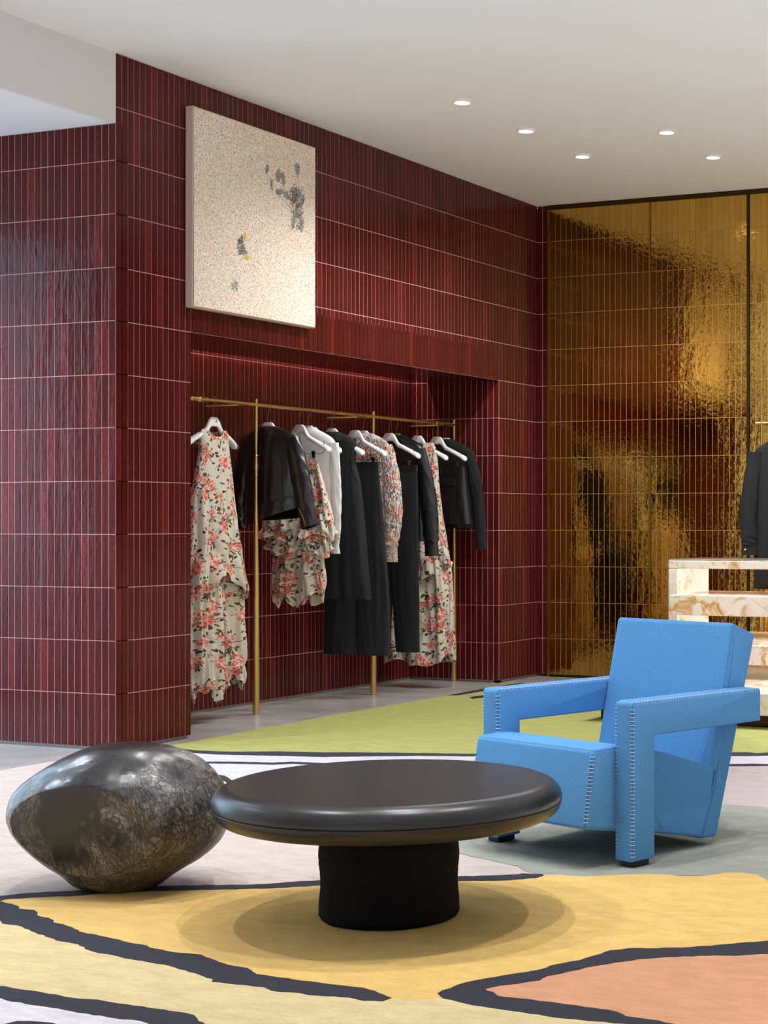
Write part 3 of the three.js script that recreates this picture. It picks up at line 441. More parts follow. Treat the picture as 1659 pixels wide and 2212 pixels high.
// ---------------------------------------------------------------- polished petrified-wood boulder stool
{
  const Z0 = 4.778, cs = Math.cos(YAW), sn = Math.sin(YAW);
  const o = thing('boulder_stool', 'polished dark petrified wood boulder stool with a sliced face', 'stool', [-3.314, 0.014, -3.794], YAW);
  // outline seen from the front: height, left reach, right reach
  const sil = [[0.0, -0.12, 0.085], [0.012, -0.15, 0.105], [0.04, -0.175, 0.145], [0.08, -0.225, 0.21], [0.12, -0.275, 0.255], [0.16, -0.306, 0.28], [0.20, -0.317, 0.289], [0.24, -0.312, 0.287], [0.28, -0.29, 0.272], [0.32, -0.245, 0.245], [0.35, -0.20, 0.21], [0.38, -0.135, 0.155], [0.398, -0.07, 0.09], [0.404, 0.0, 0.012]];
  const cL = new THREE.CatmullRomCurve3(sil.map(([y, l]) => V(l, y, 0))), cR = new THREE.CatmullRomCurve3(sil.map(([y, , r]) => V(r, y, 0)));
  const NU = 220, NV = 130, pos = [], uv = [], idx = [];
  // sliced face: a plane looking towards the viewer, a little left and downwards
  const n = V(-0.16, -0.20, 0.96).normalize(), pd = V(-0.09, 0.265, 0.192).dot(n);
  for (let j = 0; j <= NV; j++) {
    const t = j / NV, L = cL.getPoint(t), Rr = cR.getPoint(t), y = (L.y + Rr.y) / 2, cx = (L.x + Rr.x) / 2, hw = (Rr.x - L.x) / 2;
    for (let i = 0; i <= NU; i++) {
      const a = (i / NU) * Math.PI * 2, ca = Math.cos(a), sa = Math.sin(a);
      let x = cx + hw * ca, z = hw * 0.86 * sa;
      const bump = 0.006 * n3(x * 5, y * 5, z * 5) + 0.0012 * n3(x * 22, y * 22, z * 22); x += ca * bump; z += sa * bump;
      const P = V(x, y, z), d = P.dot(n) - pd;
      if (d > 0) P.addScaledVector(n, -d * 0.985);
      P.y = Math.max(0, P.y); pos.push(P.x, P.y, P.z); uv.push(i / NU, t);
    }
  }
  for (let j = 0; j < NV; j++) for (let i = 0; i < NU; i++) { const a = j * (NU + 1) + i, b = a + NU + 1; idx.push(a, b, a + 1, a + 1, b, b + 1); }
  const g = new THREE.BufferGeometry(); g.setAttribute('position', new THREE.Float32BufferAttribute(pos, 3)); g.setAttribute('uv', new THREE.Float32BufferAttribute(uv, 2)); g.setIndex(idx);
  const gg = toCreasedNormals(g, 0.42);
  // colour and relief from the position in the stone
  const W = 1400, H = 800, colr = new Float32Array(W * H * 3), rel = new Float32Array(W * H), rgh = new Float32Array(W * H);
  const hash = (i, j, k) => { let h = (i * 374761393 + j * 668265263 + k * 2147483647) | 0; h = Math.imul(h ^ (h >>> 13), 1274126177); return ((h ^ (h >>> 16)) >>> 0) / 4294967296; };
  function worley(x, y, z) {
    let d1 = 9, d2 = 9, id = 0; const X = Math.floor(x), Y = Math.floor(y), Z = Math.floor(z);
    for (let a = -1; a <= 1; a++) for (let b = -1; b <= 1; b++) for (let c = -1; c <= 1; c++) {
      const i = X + a, j = Y + b, k = Z + c, h = hash(i, j, k), px = i + h, py = j + hash(i + 71, j, k), pz = k + hash(i, j + 37, k), d = Math.hypot(px - x, py - y, pz - z);
      if (d < d1) { d2 = d1; d1 = d; id = h; } else if (d < d2) d2 = d;
    }
    return [d1, d2, id];
  }
  for (let j = 0; j < H; j++) for (let i = 0; i < W; i++) {
    const t = Math.min(1, j / (H - 1)), fj = t * NV, j0 = Math.min(NV - 1, Math.floor(fj)), fi = (i / W) * NU, i0 = Math.min(NU - 1, Math.floor(fi)), k = (j0 * (NU + 1) + i0) * 3, k2 = k + (NU + 1) * 3, fu = fi - i0, fv = fj - j0;
    const P = [0, 1, 2].map((c) => lerp(lerp(pos[k + c], pos[k + 3 + c], fu), lerp(pos[k2 + c], pos[k2 + 3 + c], fu), fv)), [x, y, z] = P;
    const wv = n3(x * 6, y * 6, z * 6) * 0.35;
    const [d1, d2, id] = worley(x * 92 + wv * 9, y * 50 + wv * 9 + x * 44, z * 88);
    const edge = sstep(0.0, 0.22, d2 - d1), fibre = n3(x * 60, y * 14 + x * 20, z * 60) * 0.5 + n3(x * 150, y * 40, z * 150) * 0.3;
    // burl to the right and low down, a band on the left, smooth dark heartwood on the sliced face and crown
    let m = 0.55 * n3(x * 5.2 + 3, y * 5.6, z * 5.2) + (x + 0.02 - (y - 0.17) * 0.75) * 5.6 + 0.30;
    m = Math.max(m, 1.2 - Math.abs(x + 0.235 + (0.26 - y) * -0.15) * 17 + 0.6 * n3(x * 9, y * 9, z * 9));
    m = Math.max(m, (0.095 - y) * 14 + 0.5 * n3(x * 8, y * 8, z * 8));
    const burl = sstep(0.0, 0.85, m + 0.25 * n3(x * 26, y * 18, z * 26)) * (0.55 + 0.45 * sstep(-0.6, 0.3, n3(x * 12 + 4, y * 12, z * 12)));
    const dark = [0.010 + 0.006 * fibre, 0.0085 + 0.0045 * fibre, 0.008 + 0.004 * fibre], tone = (0.10 + 0.21 * id + 0.08 * fibre) * (0.18 + 0.82 * edge);
    const pale = sstep(0.1, 0.9, n3(x * 3 + 8, y * 3, z * 3) + (y - 0.20) * 3.4) * 1.5 + 0.6;
    const wood = [tone * 1.0 * pale, tone * 0.86 * pale, tone * 0.74 * pale];
    const q = (j * W + i); for (let c = 0; c < 3; c++) colr[3 * q + c] = Math.max(0.004, lerp(dark[c], wood[c], burl));
    rel[q] = 0.5 + burl * (0.4 * (edge - 0.6) + 0.12 * fibre) + 0.03 * n3(x * 14, y * 14, z * 14); rgh[q] = lerp(0.30, 0.44, burl) + 0.05 * fibre;
  }
  const s8 = (v) => 255 * (v <= 0.0031308 ? 12.92 * v : 1.055 * Math.pow(v, 1 / 2.4) - 0.055);
  const mk = (f, sr) => { const tx = dataTex(W, H, (u, v, i, j) => f(j * W + i), { srgbMap: sr }); tx.wrapT = THREE.ClampToEdgeWrapping; return tx; };
  const mat = phys({ map: mk((q) => [s8(colr[3 * q]), s8(colr[3 * q + 1]), s8(colr[3 * q + 2])], true), bumpMap: mk((q) => rel[q], false), bumpScale: 0.0016, roughness: 1, roughnessMap: mk((q) => rgh[q], false), clearcoat: 0.2, clearcoatRoughness: 0.2 });
  mesh('boulder', gg, mat, o);
}

// ---------------------------------------------------------------- armchair
{
  const S = 0.8, T = 0.0904 * S, D = 0.1223 * S, WI = 0.6517 * S, L = 0.748 * S, HA = 0.6133 * S, U = 0.4817 * S, B = 0.018, W = 2 * T + WI;
  const o = thing('armchair', 'angular sky blue wool felt armchair with blanket stitched edges', 'armchair', [-2.099, 0.013, -4.566], YAW - 0.7263);
  const side = (pts, depth, bevel, r = 0) => {
    const sh = new THREE.Shape(); const P = pts.map(([s, h, q]) => [new THREE.Vector2(s, h), q ?? r]);
    P.forEach(([p, q], i) => {
      const a = P[(i + P.length - 1) % P.length][0], b = P[(i + 1) % P.length][0];
      if (q > 0) { const u = a.clone().sub(p).normalize(), v = b.clone().sub(p).normalize(), s = p.clone().addScaledVector(u, q), e = p.clone().addScaledVector(v, q); i ? sh.lineTo(s.x, s.y) : sh.moveTo(s.x, s.y); sh.quadraticCurveTo(p.x, p.y, e.x, e.y); }
      else i ? sh.lineTo(p.x, p.y) : sh.moveTo(p.x, p.y);
    });
    sh.closePath();
    const g = new THREE.ExtrudeGeometry(sh, { depth: depth - 2 * bevel, bevelEnabled: true, bevelThickness: bevel, bevelSize: bevel, bevelOffset: -bevel, bevelSegments: 4, curveSegments: 8 });
    g.translate(0, 0, bevel); g.rotateY(Math.PI / 2); const c = toCreasedNormals(g, 0.7); metreUV(c); return c;
  };
  const armPts = [[0, B], [D, B], [D, U], [L, U], [L, HA, 0.012], [0, HA, 0.012]];
  for (const x of [-T, -W]) {
    const arm = mesh('arm', side(armPts, T, 0.006), M.felt, o); arm.position.x = x;
    const foot = mesh('foot', rbox(T * 0.72, 0.022, D * 0.72, 0.004).translate(x + T / 2, 0.011, -D / 2), M.foot, o);
  }
  const sc = (a) => a.map(([s, h, q]) => [s * S, h * S, q]);
  const seat = mesh('seat', side(sc([[-0.156, 0.153, 0.012], [-0.112, 0.442, 0.02], [0.03, 0.448, 0.05], [0.25, 0.405, 0.06], [0.45, 0.345, 0.05], [0.60, 0.30, 0], [0.492, 0.035, 0.01], [0.22, 0.09, 0.05]]), WI - 0.002, 0.012), M.felt, o); seat.position.x = -T - WI + 0.001;
  const back = mesh('backrest', side(sc([[0.486, 0.030, 0.012], [0.588, 0.026, 0.012], [0.829, 0.822, 0.012], [0.682, 0.878, 0.016]]), WI - 0.002, 0.014), M.felt, o); back.position.x = -T - WI + 0.001;
  // piping seams on the near side
  const pipe = (pts, x) => tube(pts.map(([s, h]) => V(x, h * S, -s * S)), 0.0022, 40, 6);
  mesh('seam_piping', pipe([[0.600, 0.335], [0.575, 0.25], [0.535, 0.14], [0.50, 0.045]], -T - 0.001), M.felt, o);
  // blanket stitches
  const st = [];
  const run = (a, b, acrossA, acrossB, gap = 0.0115) => { const d = a.distanceTo(b), n = Math.round(d / gap); for (let k = 1; k < n; k++) { const p = a.clone().lerp(b, k / n); st.push(tube([p.clone().add(acrossA), p.clone().addScaledVector(acrossA, 0.12).addScaledVector(acrossB, 0.12), p.clone().add(acrossB)], 0.0011, 4, 4)); } };
  for (const x of [0, -T, -T - WI, -W]) {
    const inward = (x === 0 || x === -T - WI) ? -1 : 1, e = 0.0006;
    const sx = x + (inward < 0 ? e : -e);
    run(V(sx, B + 0.004, e), V(sx, HA - 0.01, e), V(inward * 0.010, 0, 0.0), V(0, 0, -0.010));
    run(V(sx, HA + e, -0.008), V(sx, HA + e, -L + 0.006), V(inward * 0.010, 0, 0), V(0, -0.010, 0));
  }
  for (const x of [-T - 0.001, -T - WI + 0.001]) { const q = x > -0.2 ? -1 : 1; run(V(x - q * e0(), 0.165 * S, 0.1545 * S), V(x - q * e0(), 0.43 * S, 0.1155 * S), V(q * 0.010, 0, 0.0005), V(0, 0, -0.010)); }
  function e0() { return 0.0006; }
  const m = mesh('stitching', mergeGeometries(st), M.thread, o); m.userData = { kind: 'stuff' };
}

// ---------------------------------------------------------------- picture on the tiled wall
{
  const z0 = -6.545, z1 = -7.536, y0 = 2.062, y1 = 3.022, w = z0 - z1, h = y1 - y0;
  const o = thing('mosaic_picture', 'square cream dotted picture with a grey flower spray on burgundy tiles', 'picture', [XW + 0.003, (y0 + y1) / 2, (z0 + z1) / 2], Math.PI / 2);
  const b = rbox(w, h, 0.046, 0.006, 4).translate(0, 0, 0.024);
  const p = b.attributes.position; for (let i = 0; i < p.count; i++) p.setZ(i, p.getZ(i) + 0.002 * n2(p.getX(i) * 3, p.getY(i) * 3));
  mesh('slab', b, M.artEdge, o);
  const f = new THREE.PlaneGeometry(w - 0.012, h - 0.012, 40, 40), q = f.attributes.position; for (let i = 0; i < q.count; i++) q.setZ(i, 0.0492 + 0.0006 * n2(q.getX(i) * 14, q.getY(i) * 14));
  f.computeVertexNormals(); mesh('dotted_face', f, M.art, o);
}

// ---------------------------------------------------------------- brass clothes rail
const RAILX = -5.69, RAILY = 1.668;
{
  const o = thing('clothes_rail', 'long brass clothes rail on three turned posts in the niche', 'clothes rail', [RAILX, 0, -7.53]);
  const zp = [-7.53, -8.659, -9.598];
  const post = (H) => lathe([[0.001, 0], [0.0185, 0], [0.018, 0.3], [0.0155, 0.7], [0.0118, 1.0], [0.0072, 1.285], [0.010, 1.287], [0.0105, 1.292], [0.0075, 1.296], [0.0085, 1.318], [0.0105, 1.322], [0.0125, 1.327], [0.0105, 1.332], [0.0125, 1.337], [0.0105, 1.342], [0.0088, 1.36], [0.0075, 1.389], [0.0105, 1.392], [0.0105, 1.396], [0.0062, 1.40], [0.0085, 1.50], [0.0095, 1.6], [0.0095, H - 0.002], [0.008, H], [0.001, H]], 28);
  for (const z of zp) {
    const m = mesh('post', post(1.70), M.brass, o); m.position.z = z + 7.53;
    mesh('wall_bracket', rod(V(0, RAILY - 0.004, z + 7.53), V(XB - RAILX + 0.001, RAILY - 0.004, z + 7.53), 0.0085), M.brass, o);
  }
  const za = NICHE0 - 0.003 + 7.53, zb = zp[2] + 7.53 - 0.004;
  mesh('rail', rod(V(0, RAILY, za), V(0, RAILY, zb), 0.0098, 24), M.brass, o);
  const knob = (z) => { const g = lathe([[0.0098, -0.07], [0.014, -0.066], [0.0115, -0.055], [0.012, -0.02], [0.0165, -0.012], [0.0175, 0], [0.0165, 0.012], [0.012, 0.02], [0.0125, 0.055], [0.015, 0.066], [0.0098, 0.07]], 24); g.rotateX(Math.PI / 2); g.translate(0, RAILY, z); return g; };
  for (const z of [-7.06, -9.44]) mesh('turned_collar', knob(z + 7.53), M.brass, o);
}

// ---------------------------------------------------------------- cloth building
function rowsAlong(levels, n) {   // smooth interpolation of [y, xl, xr, depth, amp]
  const out = [], m = levels.length - 1;
  const cr = (a, b, c, d, t) => 0.5 * ((2 * b) + (-a + c) * t + (2 * a - 5 * b + 4 * c - d) * t * t + (-a + 3 * b - 3 * c + d) * t * t * t);
  for (let k = 0; k <= n; k++) {
    const f = k / n * m, i = Math.min(m - 1, Math.floor(f)), t = f - i, L = [levels[Math.max(0, i - 1)], levels[i], levels[i + 1], levels[Math.min(m, i + 2)]];
    out.push(levels[0].map((_, c) => cr(L[0][c], L[1][c], L[2][c], L[3][c], t)));
  }
  return out;
}
function cloth(levels, { rows = 44, seg = 112, folds = 6, s = 1, hem = 0, hemN = 4, z0 = 0, sq = 0.7, cut } = {}) {
  const lv = levels.map((l, i) => { const t = i / (levels.length - 1); return [l[0], l[1], l[2], l[3] ?? lerp(0.028, 0.05, t), l[4] ?? lerp(0.0005, 0.012, t)]; });
  const rs = rowsAlong(lv, rows), pos = [], uv = [], idx = [];
  const per = Math.max(...rs.map((r) => 2 * (r[2] - r[1])));
  rs.forEach(([y, xl, xr, d, amp], j) => {
    const cx = (xl + xr) / 2, hw = (xr - xl) / 2, v = j / rows;
    for (let i = 0; i <= seg; i++) {
      const a = i / seg * Math.PI * 2, ca = Math.cos(a), sa = Math.sin(a), ab = Math.abs(sa);
      const F = Math.sin(a * folds + s * 3.1 + 1.4 * n2(v * 1.2, s * 9)) * 0.6 + 0.7 * n2(ca * folds * 0.55 + (sa > 0 ? 0 : 20) + s * 7, v * 1.4 + s) + 0.25 * n2(ca * folds * 1.7 + s, v * 3);
      const x = cx + hw * ca * (1 + 0.0 * F) + amp * 0.35 * F * ca, z = z0 + Math.sign(sa) * d * Math.pow(ab, sq) + amp * F * Math.pow(ab, 0.4) * Math.sign(sa || 1);
      const hy = hem * Math.pow(v, 4) * (Math.sin(a * hemN + s * 5) * 0.8 + n2(ca * 1.2 + s, sa * 1.2) * 0.7);
      pos.push(x, y + hy + (cut ? cut(x, z, y, v, a) : 0), z); uv.push(i / seg * per + s * 0.37, y + s * 0.21);
    }
  });
  for (let j = 0; j < rows; j++) for (let i = 0; i < seg; i++) { const a = j * (seg + 1) + i, b = a + seg + 1; idx.push(a, b, a + 1, a + 1, b, b + 1); }
  const g = new THREE.BufferGeometry(); g.setAttribute('position', new THREE.Float32BufferAttribute(pos, 3)); g.setAttribute('uv', new THREE.Float32BufferAttribute(uv, 2)); g.setIndex(idx); g.computeVertexNormals(); return g;
}
function sleeve(pts, { s = 1, rows = 36, seg = 32, z0 = 0, dz = 0, depth = 0.8, wrinkle = 0.004 } = {}) {   // pts: [x, y, half width]
  const c = new THREE.CatmullRomCurve3(pts.map(([x, y]) => V(x, y, 0))), pos = [], uv = [], idx = [];
  for (let j = 0; j <= rows; j++) {
    const t = j / rows, P = c.getPoint(t), T = c.getTangent(t), N = V(-T.y, T.x, 0), f = t * (pts.length - 1), i0 = Math.min(pts.length - 2, Math.floor(f)), w = lerp(pts[i0][2], pts[i0 + 1][2], f - i0);
    for (let i = 0; i <= seg; i++) {
      const a = i / seg * Math.PI * 2, q = 1 + (wrinkle / w) * (n2(Math.cos(a) * 1.3 + s * 4, t * 7 + Math.sin(a)) + 0.5 * Math.sin(t * 40 + 3 * a) * sstep(0.55, 1, t));
      const ex = Math.cos(a) * w * q, ez = Math.sin(a) * w * depth * q;
      pos.push(P.x + N.x * ex, P.y + N.y * ex, z0 + dz * t + ez); uv.push(a * w, t * 0.6);
    }
  }
  for (let j = 0; j < rows; j++) for (let i = 0; i < seg; i++) { const a = j * (seg + 1) + i, b = a + seg + 1; idx.push(a, b, a + 1, a + 1, b, b + 1); }
  const g = new THREE.BufferGeometry(); g.setAttribute('position', new THREE.Float32BufferAttribute(pos, 3)); g.setAttribute('uv', new THREE.Float32BufferAttribute(uv, 2)); g.setIndex(idx); g.computeVertexNormals(); return g;
}
const seamLine = (pts, r = 0.0016) => tube(pts.map((p) => V(...p)), r, 30, 5);
function hangerBody() {
  const pos = [], idx = [], N = 56, K = 20, half = 0.208;
  for (let i = 0; i <= N; i++) {
    const t = i / N * 2 - 1, x = t * half, q = Math.abs(t);
const ax = Math.abs(x), yT = -0.050 * sstep(0.020, 0.072, ax) - 0.004 * ax / 0.2 - 0.078 * Math.max(0, (ax - 0.045) / 0.163), hgt = lerp(0.05, 0.027, sstep(0.03, 0.085, ax)) + 0.008 * sstep(0.7, 1, q), dep = lerp(0.009, 0.021, sstep(0.1, 0.75, q));
    const end = q > 0.93 ? Math.sqrt(Math.max(0.0, 1 - Math.pow((q - 0.93) / 0.07, 2))) : 1, bow = -0.02 * q * q;
    for (let k = 0; k <= K; k++) { const a = k / K * Math.PI * 2, ca = Math.sign(Math.cos(a)) * Math.pow(Math.abs(Math.cos(a)), 0.75), sa = Math.sign(Math.sin(a)) * Math.pow(Math.abs(Math.sin(a)), 0.75); pos.push(x, yT - hgt / 2 + sa * hgt / 2 * end, bow + ca * dep * end); }
  }
  for (let i = 0; i < N; i++) for (let k = 0; k < K; k++) { const a = i * (K + 1) + k, b = a + K + 1; idx.push(a, a + 1, b, a + 1, b + 1, b); }
  const g = new THREE.BufferGeometry(); g.setAttribute('position', new THREE.Float32BufferAttribute(pos, 3)); g.setIndex(idx); g.computeVertexNormals(); g.setAttribute('uv', new THREE.Float32BufferAttribute(new Float32Array(pos.length / 3 * 2), 2)); return g;
}
const HBODY = hangerBody();
function hookGeo(rise) {   // from the hanger's peak up and over the rail
  const p = [V(0, -0.006, 0), V(0, rise * 0.42, 0), V(0.004, rise * 0.55, 0.0)], R = 0.019, cy = rise - 0.0085;
  for (let k = 0; k <= 9; k++) { const a = -0.9 + (k / 9) * 4.0; p.push(V(Math.cos(a) * R * 0.98, cy + Math.sin(a) * R, 0)); }
  return tube(p, 0.0017, 48, 6);
}
function hanger(z, a, y, label, clipY, clipX = 0.11) {
  const o = thing('clothes_hanger', label, 'hanger', [RAILX, y - 0.14, z], a, 'white hangers on the brass rail');
  const b = mesh('shoulder_bar', HBODY, M.hanger, o); b.position.y = 0.14;
  const h = mesh('hook', hookGeo(RAILY - y + 0.0115 - 0.0025), M.wire, o); h.position.y = 0.14;
  if (clipY !== undefined) {
    const cy = clipY - (y - 0.14) + 0.02;
    const bar = mesh('clip_bar', tube([V(-0.175, 0.045, 0), V(-0.176, cy + 0.012, 0), V(-0.165, cy, 0), V(0, cy, 0), V(0.165, cy, 0), V(0.176, cy + 0.012, 0), V(0.175, 0.045, 0)], 0.0016, 60, 6), M.darkWire, o);
    for (const s of [-1, 1]) { const c = mesh('clip', mergeGeometries([rbox(0.011, 0.036, 0.006, 0.002).rotateX(0.16).translate(0, 0, 0.006), rbox(0.011, 0.036, 0.006, 0.002).rotateX(-0.16).translate(0, 0, -0.006)]), clipY < 1.39 && z < -8.7 ? M.wire : M.darkWire, o); c.position.set(s * clipX, cy - 0.006, 0); }
  }
  return o;
}
function garment(name, label, category, z, a, base, x = RAILX, zs = 1) {
  const o = thing(name, label, category, [x, base, z], a);
  o.userData.base = base;
  return { o, add(part, geo, mat, parent) { geo.scale(1, 1, zs); geo.translate(0, -base, 0); return mesh(part, geo, mat, parent || o); } };
}
const C = (lv, o) => cloth(lv, o);

// 1 long floral dress at the near end of the rail, turned to face the room
hanger(-7.178, 1.6, 1.582, 'white hanger turned sideways holding the long floral dress at the left end');
{
  const d = garment('floral_dress', 'long sleeveless cream floral dress hanging beside the tiled pier', 'dress', -7.178, 1.6, 0.13);
  d.add('bodice', C([[1.515, -0.10, 0.105, 0.012, 0], [1.49, -0.115, 0.12, 0.022, 0], [1.44, -0.112, 0.117, 0.03, 0.001], [1.38, -0.118, 0.12, 0.036, 0.002], [1.30, -0.14, 0.13, 0.045, 0.004], [1.20, -0.163, 0.145, 0.05, 0.006]], { s: 1.3, folds: 7, cut: (x, z, y, v) => v < 0.25 ? -0.055 * Math.max(0, 1 - Math.pow(x / 0.062, 2)) * (z > 0 ? 1 : 0.25) * (1 - v * 4) : 0 }), M.floral);
  d.add('overlay_tier', C([[1.21, -0.163, 0.145, 0.05, 0.006], [1.055, -0.185, 0.173, 0.062, 0.012], [0.911, -0.2, 0.20, 0.07, 0.016], [0.80, -0.216, 0.225, 0.078, 0.02], [0.70, -0.23, 0.24, 0.085, 0.024]], { s: 2.1, folds: 8, hem: 0.06, hemN: 2 }), M.floral);
  d.add('skirt_panel', C([[0.86, -0.19, 0.0, 0.05, 0.010], [0.6, -0.22, 0.02, 0.055, 0.02], [0.35, -0.225, 0.025, 0.055, 0.024], [0.20, -0.22, 0.02, 0.055, 0.024], [0.14, -0.21, 0.01, 0.05, 0.024]], { s: 3.3, folds: 5, hem: 0.045, hemN: 2, z0: 0.012 }), M.floral);
  d.add('skirt_panel', C([[0.86, -0.02, 0.21, 0.05, 0.010], [0.6, 0.0, 0.245, 0.055, 0.02], [0.35, 0.02, 0.246, 0.055, 0.022], [0.25, 0.03, 0.24, 0.055, 0.022], [0.19, 0.05, 0.232, 0.05, 0.022]], { s: 4.7, folds: 5, hem: 0.04, hemN: 2, z0: -0.008 }), M.floral);
  d.add('neck_binding', tube(Array.from({ length: 17 }, (_, k) => { const x = -0.062 + 0.124 * k / 16; return V(x, 1.512 - 0.055 * (1 - Math.pow(x / 0.062, 2)) + 0.002, 0.018); }), 0.002, 40, 6), M.floral);
}
{ const h0 = scene.getObjectByName('clothes_hanger'); mesh('emblem', new THREE.TorusGeometry(0.005, 0.0012, 6, 16).scale(0.8, 1.3, 0.6).translate(0.008, 0.118, 0.0098), M.frame, h0); }
// 2 leather jacket
hanger(-7.634, 0, 1.58, 'white hanger inside the cropped black leather jacket');
{
  const g = garment('leather_jacket', 'cropped black leather jacket behind the first brass post', 'jacket', -7.634, 0, 1.0, RAILX, 0.75);
  g.add('body', C([[1.556, -0.05, 0.055, 0.036, 0], [1.535, -0.095, 0.11, 0.05, 0], [1.50, -0.15, 0.175, 0.062, 0.001], [1.455, -0.165, 0.2, 0.07, 0.001], [1.36, -0.138, 0.205, 0.085, 0.003], [1.23, -0.14, 0.212, 0.10, 0.005], [1.10, -0.13, 0.218, 0.11, 0.006]], { s: 5.1, folds: 4, sq: 0.85, cut: (x, z, y, v) => 0.075 * Math.pow(v, 6) * Math.max(-0.4, (x - 0.02) * 5) * (z > 0 ? 1 : 0.2) }), M.leather);
  g.add('waistband', C([[1.125, -0.132, 0.219, 0.112, 0.005], [1.09, -0.125, 0.222, 0.115, 0.005], [1.05, -0.115, 0.22, 0.112, 0.005]], { s: 5.1, folds: 4, rows: 10, sq: 0.85, cut: (x, z) => 0.065 * Math.max(-0.4, (x - 0.02) * 5) * (z > 0 ? 1 : 0.2) }), M.leather);
  g.add('collar', C([[1.552, -0.05, 0.055, 0.04, 0], [1.54, -0.075, 0.082, 0.05, 0], [1.512, -0.098, 0.112, 0.06, 0.001]], { s: 6, folds: 3, rows: 10 }), M.leather);
  const sl = g.add('sleeve', sleeve([[-0.125, 1.49, 0.045], [-0.162, 1.335, 0.054], [-0.193, 1.183, 0.05], [-0.19, 1.082, 0.044], [-0.178, 1.0, 0.042]], { s: 2, dz: 0.02 }), M.leather);
  const sr = g.add('sleeve', sleeve([[0.165, 1.488, 0.046], [0.222, 1.32, 0.058], [0.265, 1.165, 0.055], [0.31, 1.01, 0.05]], { s: 3, z0: 0.02, dz: 0.05 }), M.leather);
  g.add('zipper', seamLine([[0.262, 1.11, 0.115], [0.29, 1.06, 0.118], [0.305, 1.018, 0.118]], 0.0024), M.wire, sr);
  g.add('zipper', seamLine([[-0.165, 1.09, 0.055], [-0.178, 1.04, 0.06], [-0.185, 1.01, 0.06]], 0.0022), M.wire, sl);
  g.add('front_zip', seamLine([[-0.012, 1.49, 0.061], [-0.01, 1.35, 0.089], [-0.01, 1.2, 0.106], [-0.008, 1.10, 0.115]]), M.charcoal);
  g.add('panel_seam', seamLine([[0.03, 1.515, 0.055], [0.085, 1.44, 0.068], [0.13, 1.36, 0.078], [0.155, 1.2, 0.082], [0.175, 1.12, 0.085]]), M.charcoal);
}
// 3 ruffled floral skirt on clips
hanger(-7.92, -0.1, 1.582, 'white clip hanger holding the ruffled floral skirt', 1.40, 0.10);
{
  const g = garment('floral_skirt', 'tiered ruffled cream floral skirt showing below the leather jacket', 'skirt', -7.92, 0, 0.58, RAILX, 0.8);
  g.add('waist_tier', C([[1.405, -0.115, 0.112, 0.012, 0.002], [1.33, -0.135, 0.135, 0.035, 0.008], [1.21, -0.17, 0.178, 0.05, 0.014], [1.11, -0.20, 0.20, 0.06, 0.018], [1.03, -0.225, 0.218, 0.07, 0.02]], { s: 7.7, folds: 8, hem: 0.03 }), M.floral);
  g.add('ruffle', C([[1.12, -0.19, 0.195, 0.06, 0.012], [1.05, -0.225, 0.212, 0.075, 0.024], [0.99, -0.245, 0.228, 0.085, 0.034], [0.945, -0.25, 0.235, 0.09, 0.042]], { s: 8.3, folds: 11, rows: 22, hem: 0.03, hemN: 5 }), M.floral);
  g.add('ruffle', C([[1.0, -0.165, 0.185, 0.06, 0.012], [0.92, -0.2, 0.205, 0.07, 0.024], [0.87, -0.21, 0.212, 0.075, 0.034]], { s: 9.4, folds: 10, rows: 20, hem: 0.035, hemN: 4 }), M.floral);
  g.add('lower_tier', C([[0.98, -0.15, 0.16, 0.05, 0.012], [0.8, -0.165, 0.165, 0.06, 0.02], [0.68, -0.175, 0.17, 0.065, 0.026], [0.61, -0.16, 0.16, 0.06, 0.03]], { s: 10.2, folds: 7, hem: 0.05, hemN: 3 }), M.floral);
}
// 4 white shirt
hanger(-8.003, 0, 1.581, 'white hanger inside the white shirt');
{
  const g = garment('white_shirt', 'white long sleeved shirt behind the ruffled floral skirt', 'shirt', -8.003, 0, 0.85, RAILX, 0.55);
  g.add('body', C([[1.558, -0.055, 0.055, 0.05, 0], [1.535, -0.11, 0.11, 0.06, 0], [1.50, -0.165, 0.165, 0.062, 0.001], [1.45, -0.185, 0.183, 0.062, 0.001], [1.318, -0.175, 0.172, 0.055, 0.004], [1.161, -0.178, 0.174, 0.06, 0.008], [0.978, -0.18, 0.176, 0.062, 0.01]], { s: 11, folds: 5 }), M.whiteCloth);
  const s1 = g.add('sleeve', sleeve([[0.165, 1.478, 0.04], [0.183, 1.264, 0.036], [0.19, 1.09, 0.032], [0.188, 0.96, 0.026], [0.187, 0.915, 0.022]], { s: 5, z0: 0.01, wrinkle: 0.005 }), M.whiteCloth);
  g.add('sleeve', sleeve([[-0.165, 1.478, 0.04], [-0.183, 1.264, 0.036], [-0.19, 1.09, 0.032], [-0.188, 0.93, 0.026]], { s: 6 }), M.whiteCloth);
  g.add('cuff', sleeve([[0.187, 0.922, 0.022], [0.186, 0.90, 0.022], [0.186, 0.86, 0.03]], { s: 7, rows: 10, z0: 0.01, wrinkle: 0.002 }), M.whiteCloth, s1);
  g.add('collar', C([[1.57, -0.05, 0.05, 0.034, 0], [1.55, -0.07, 0.07, 0.045, 0], [1.525, -0.085, 0.085, 0.052, 0]], { s: 6, folds: 2, rows: 8 }), M.whiteCloth);
}
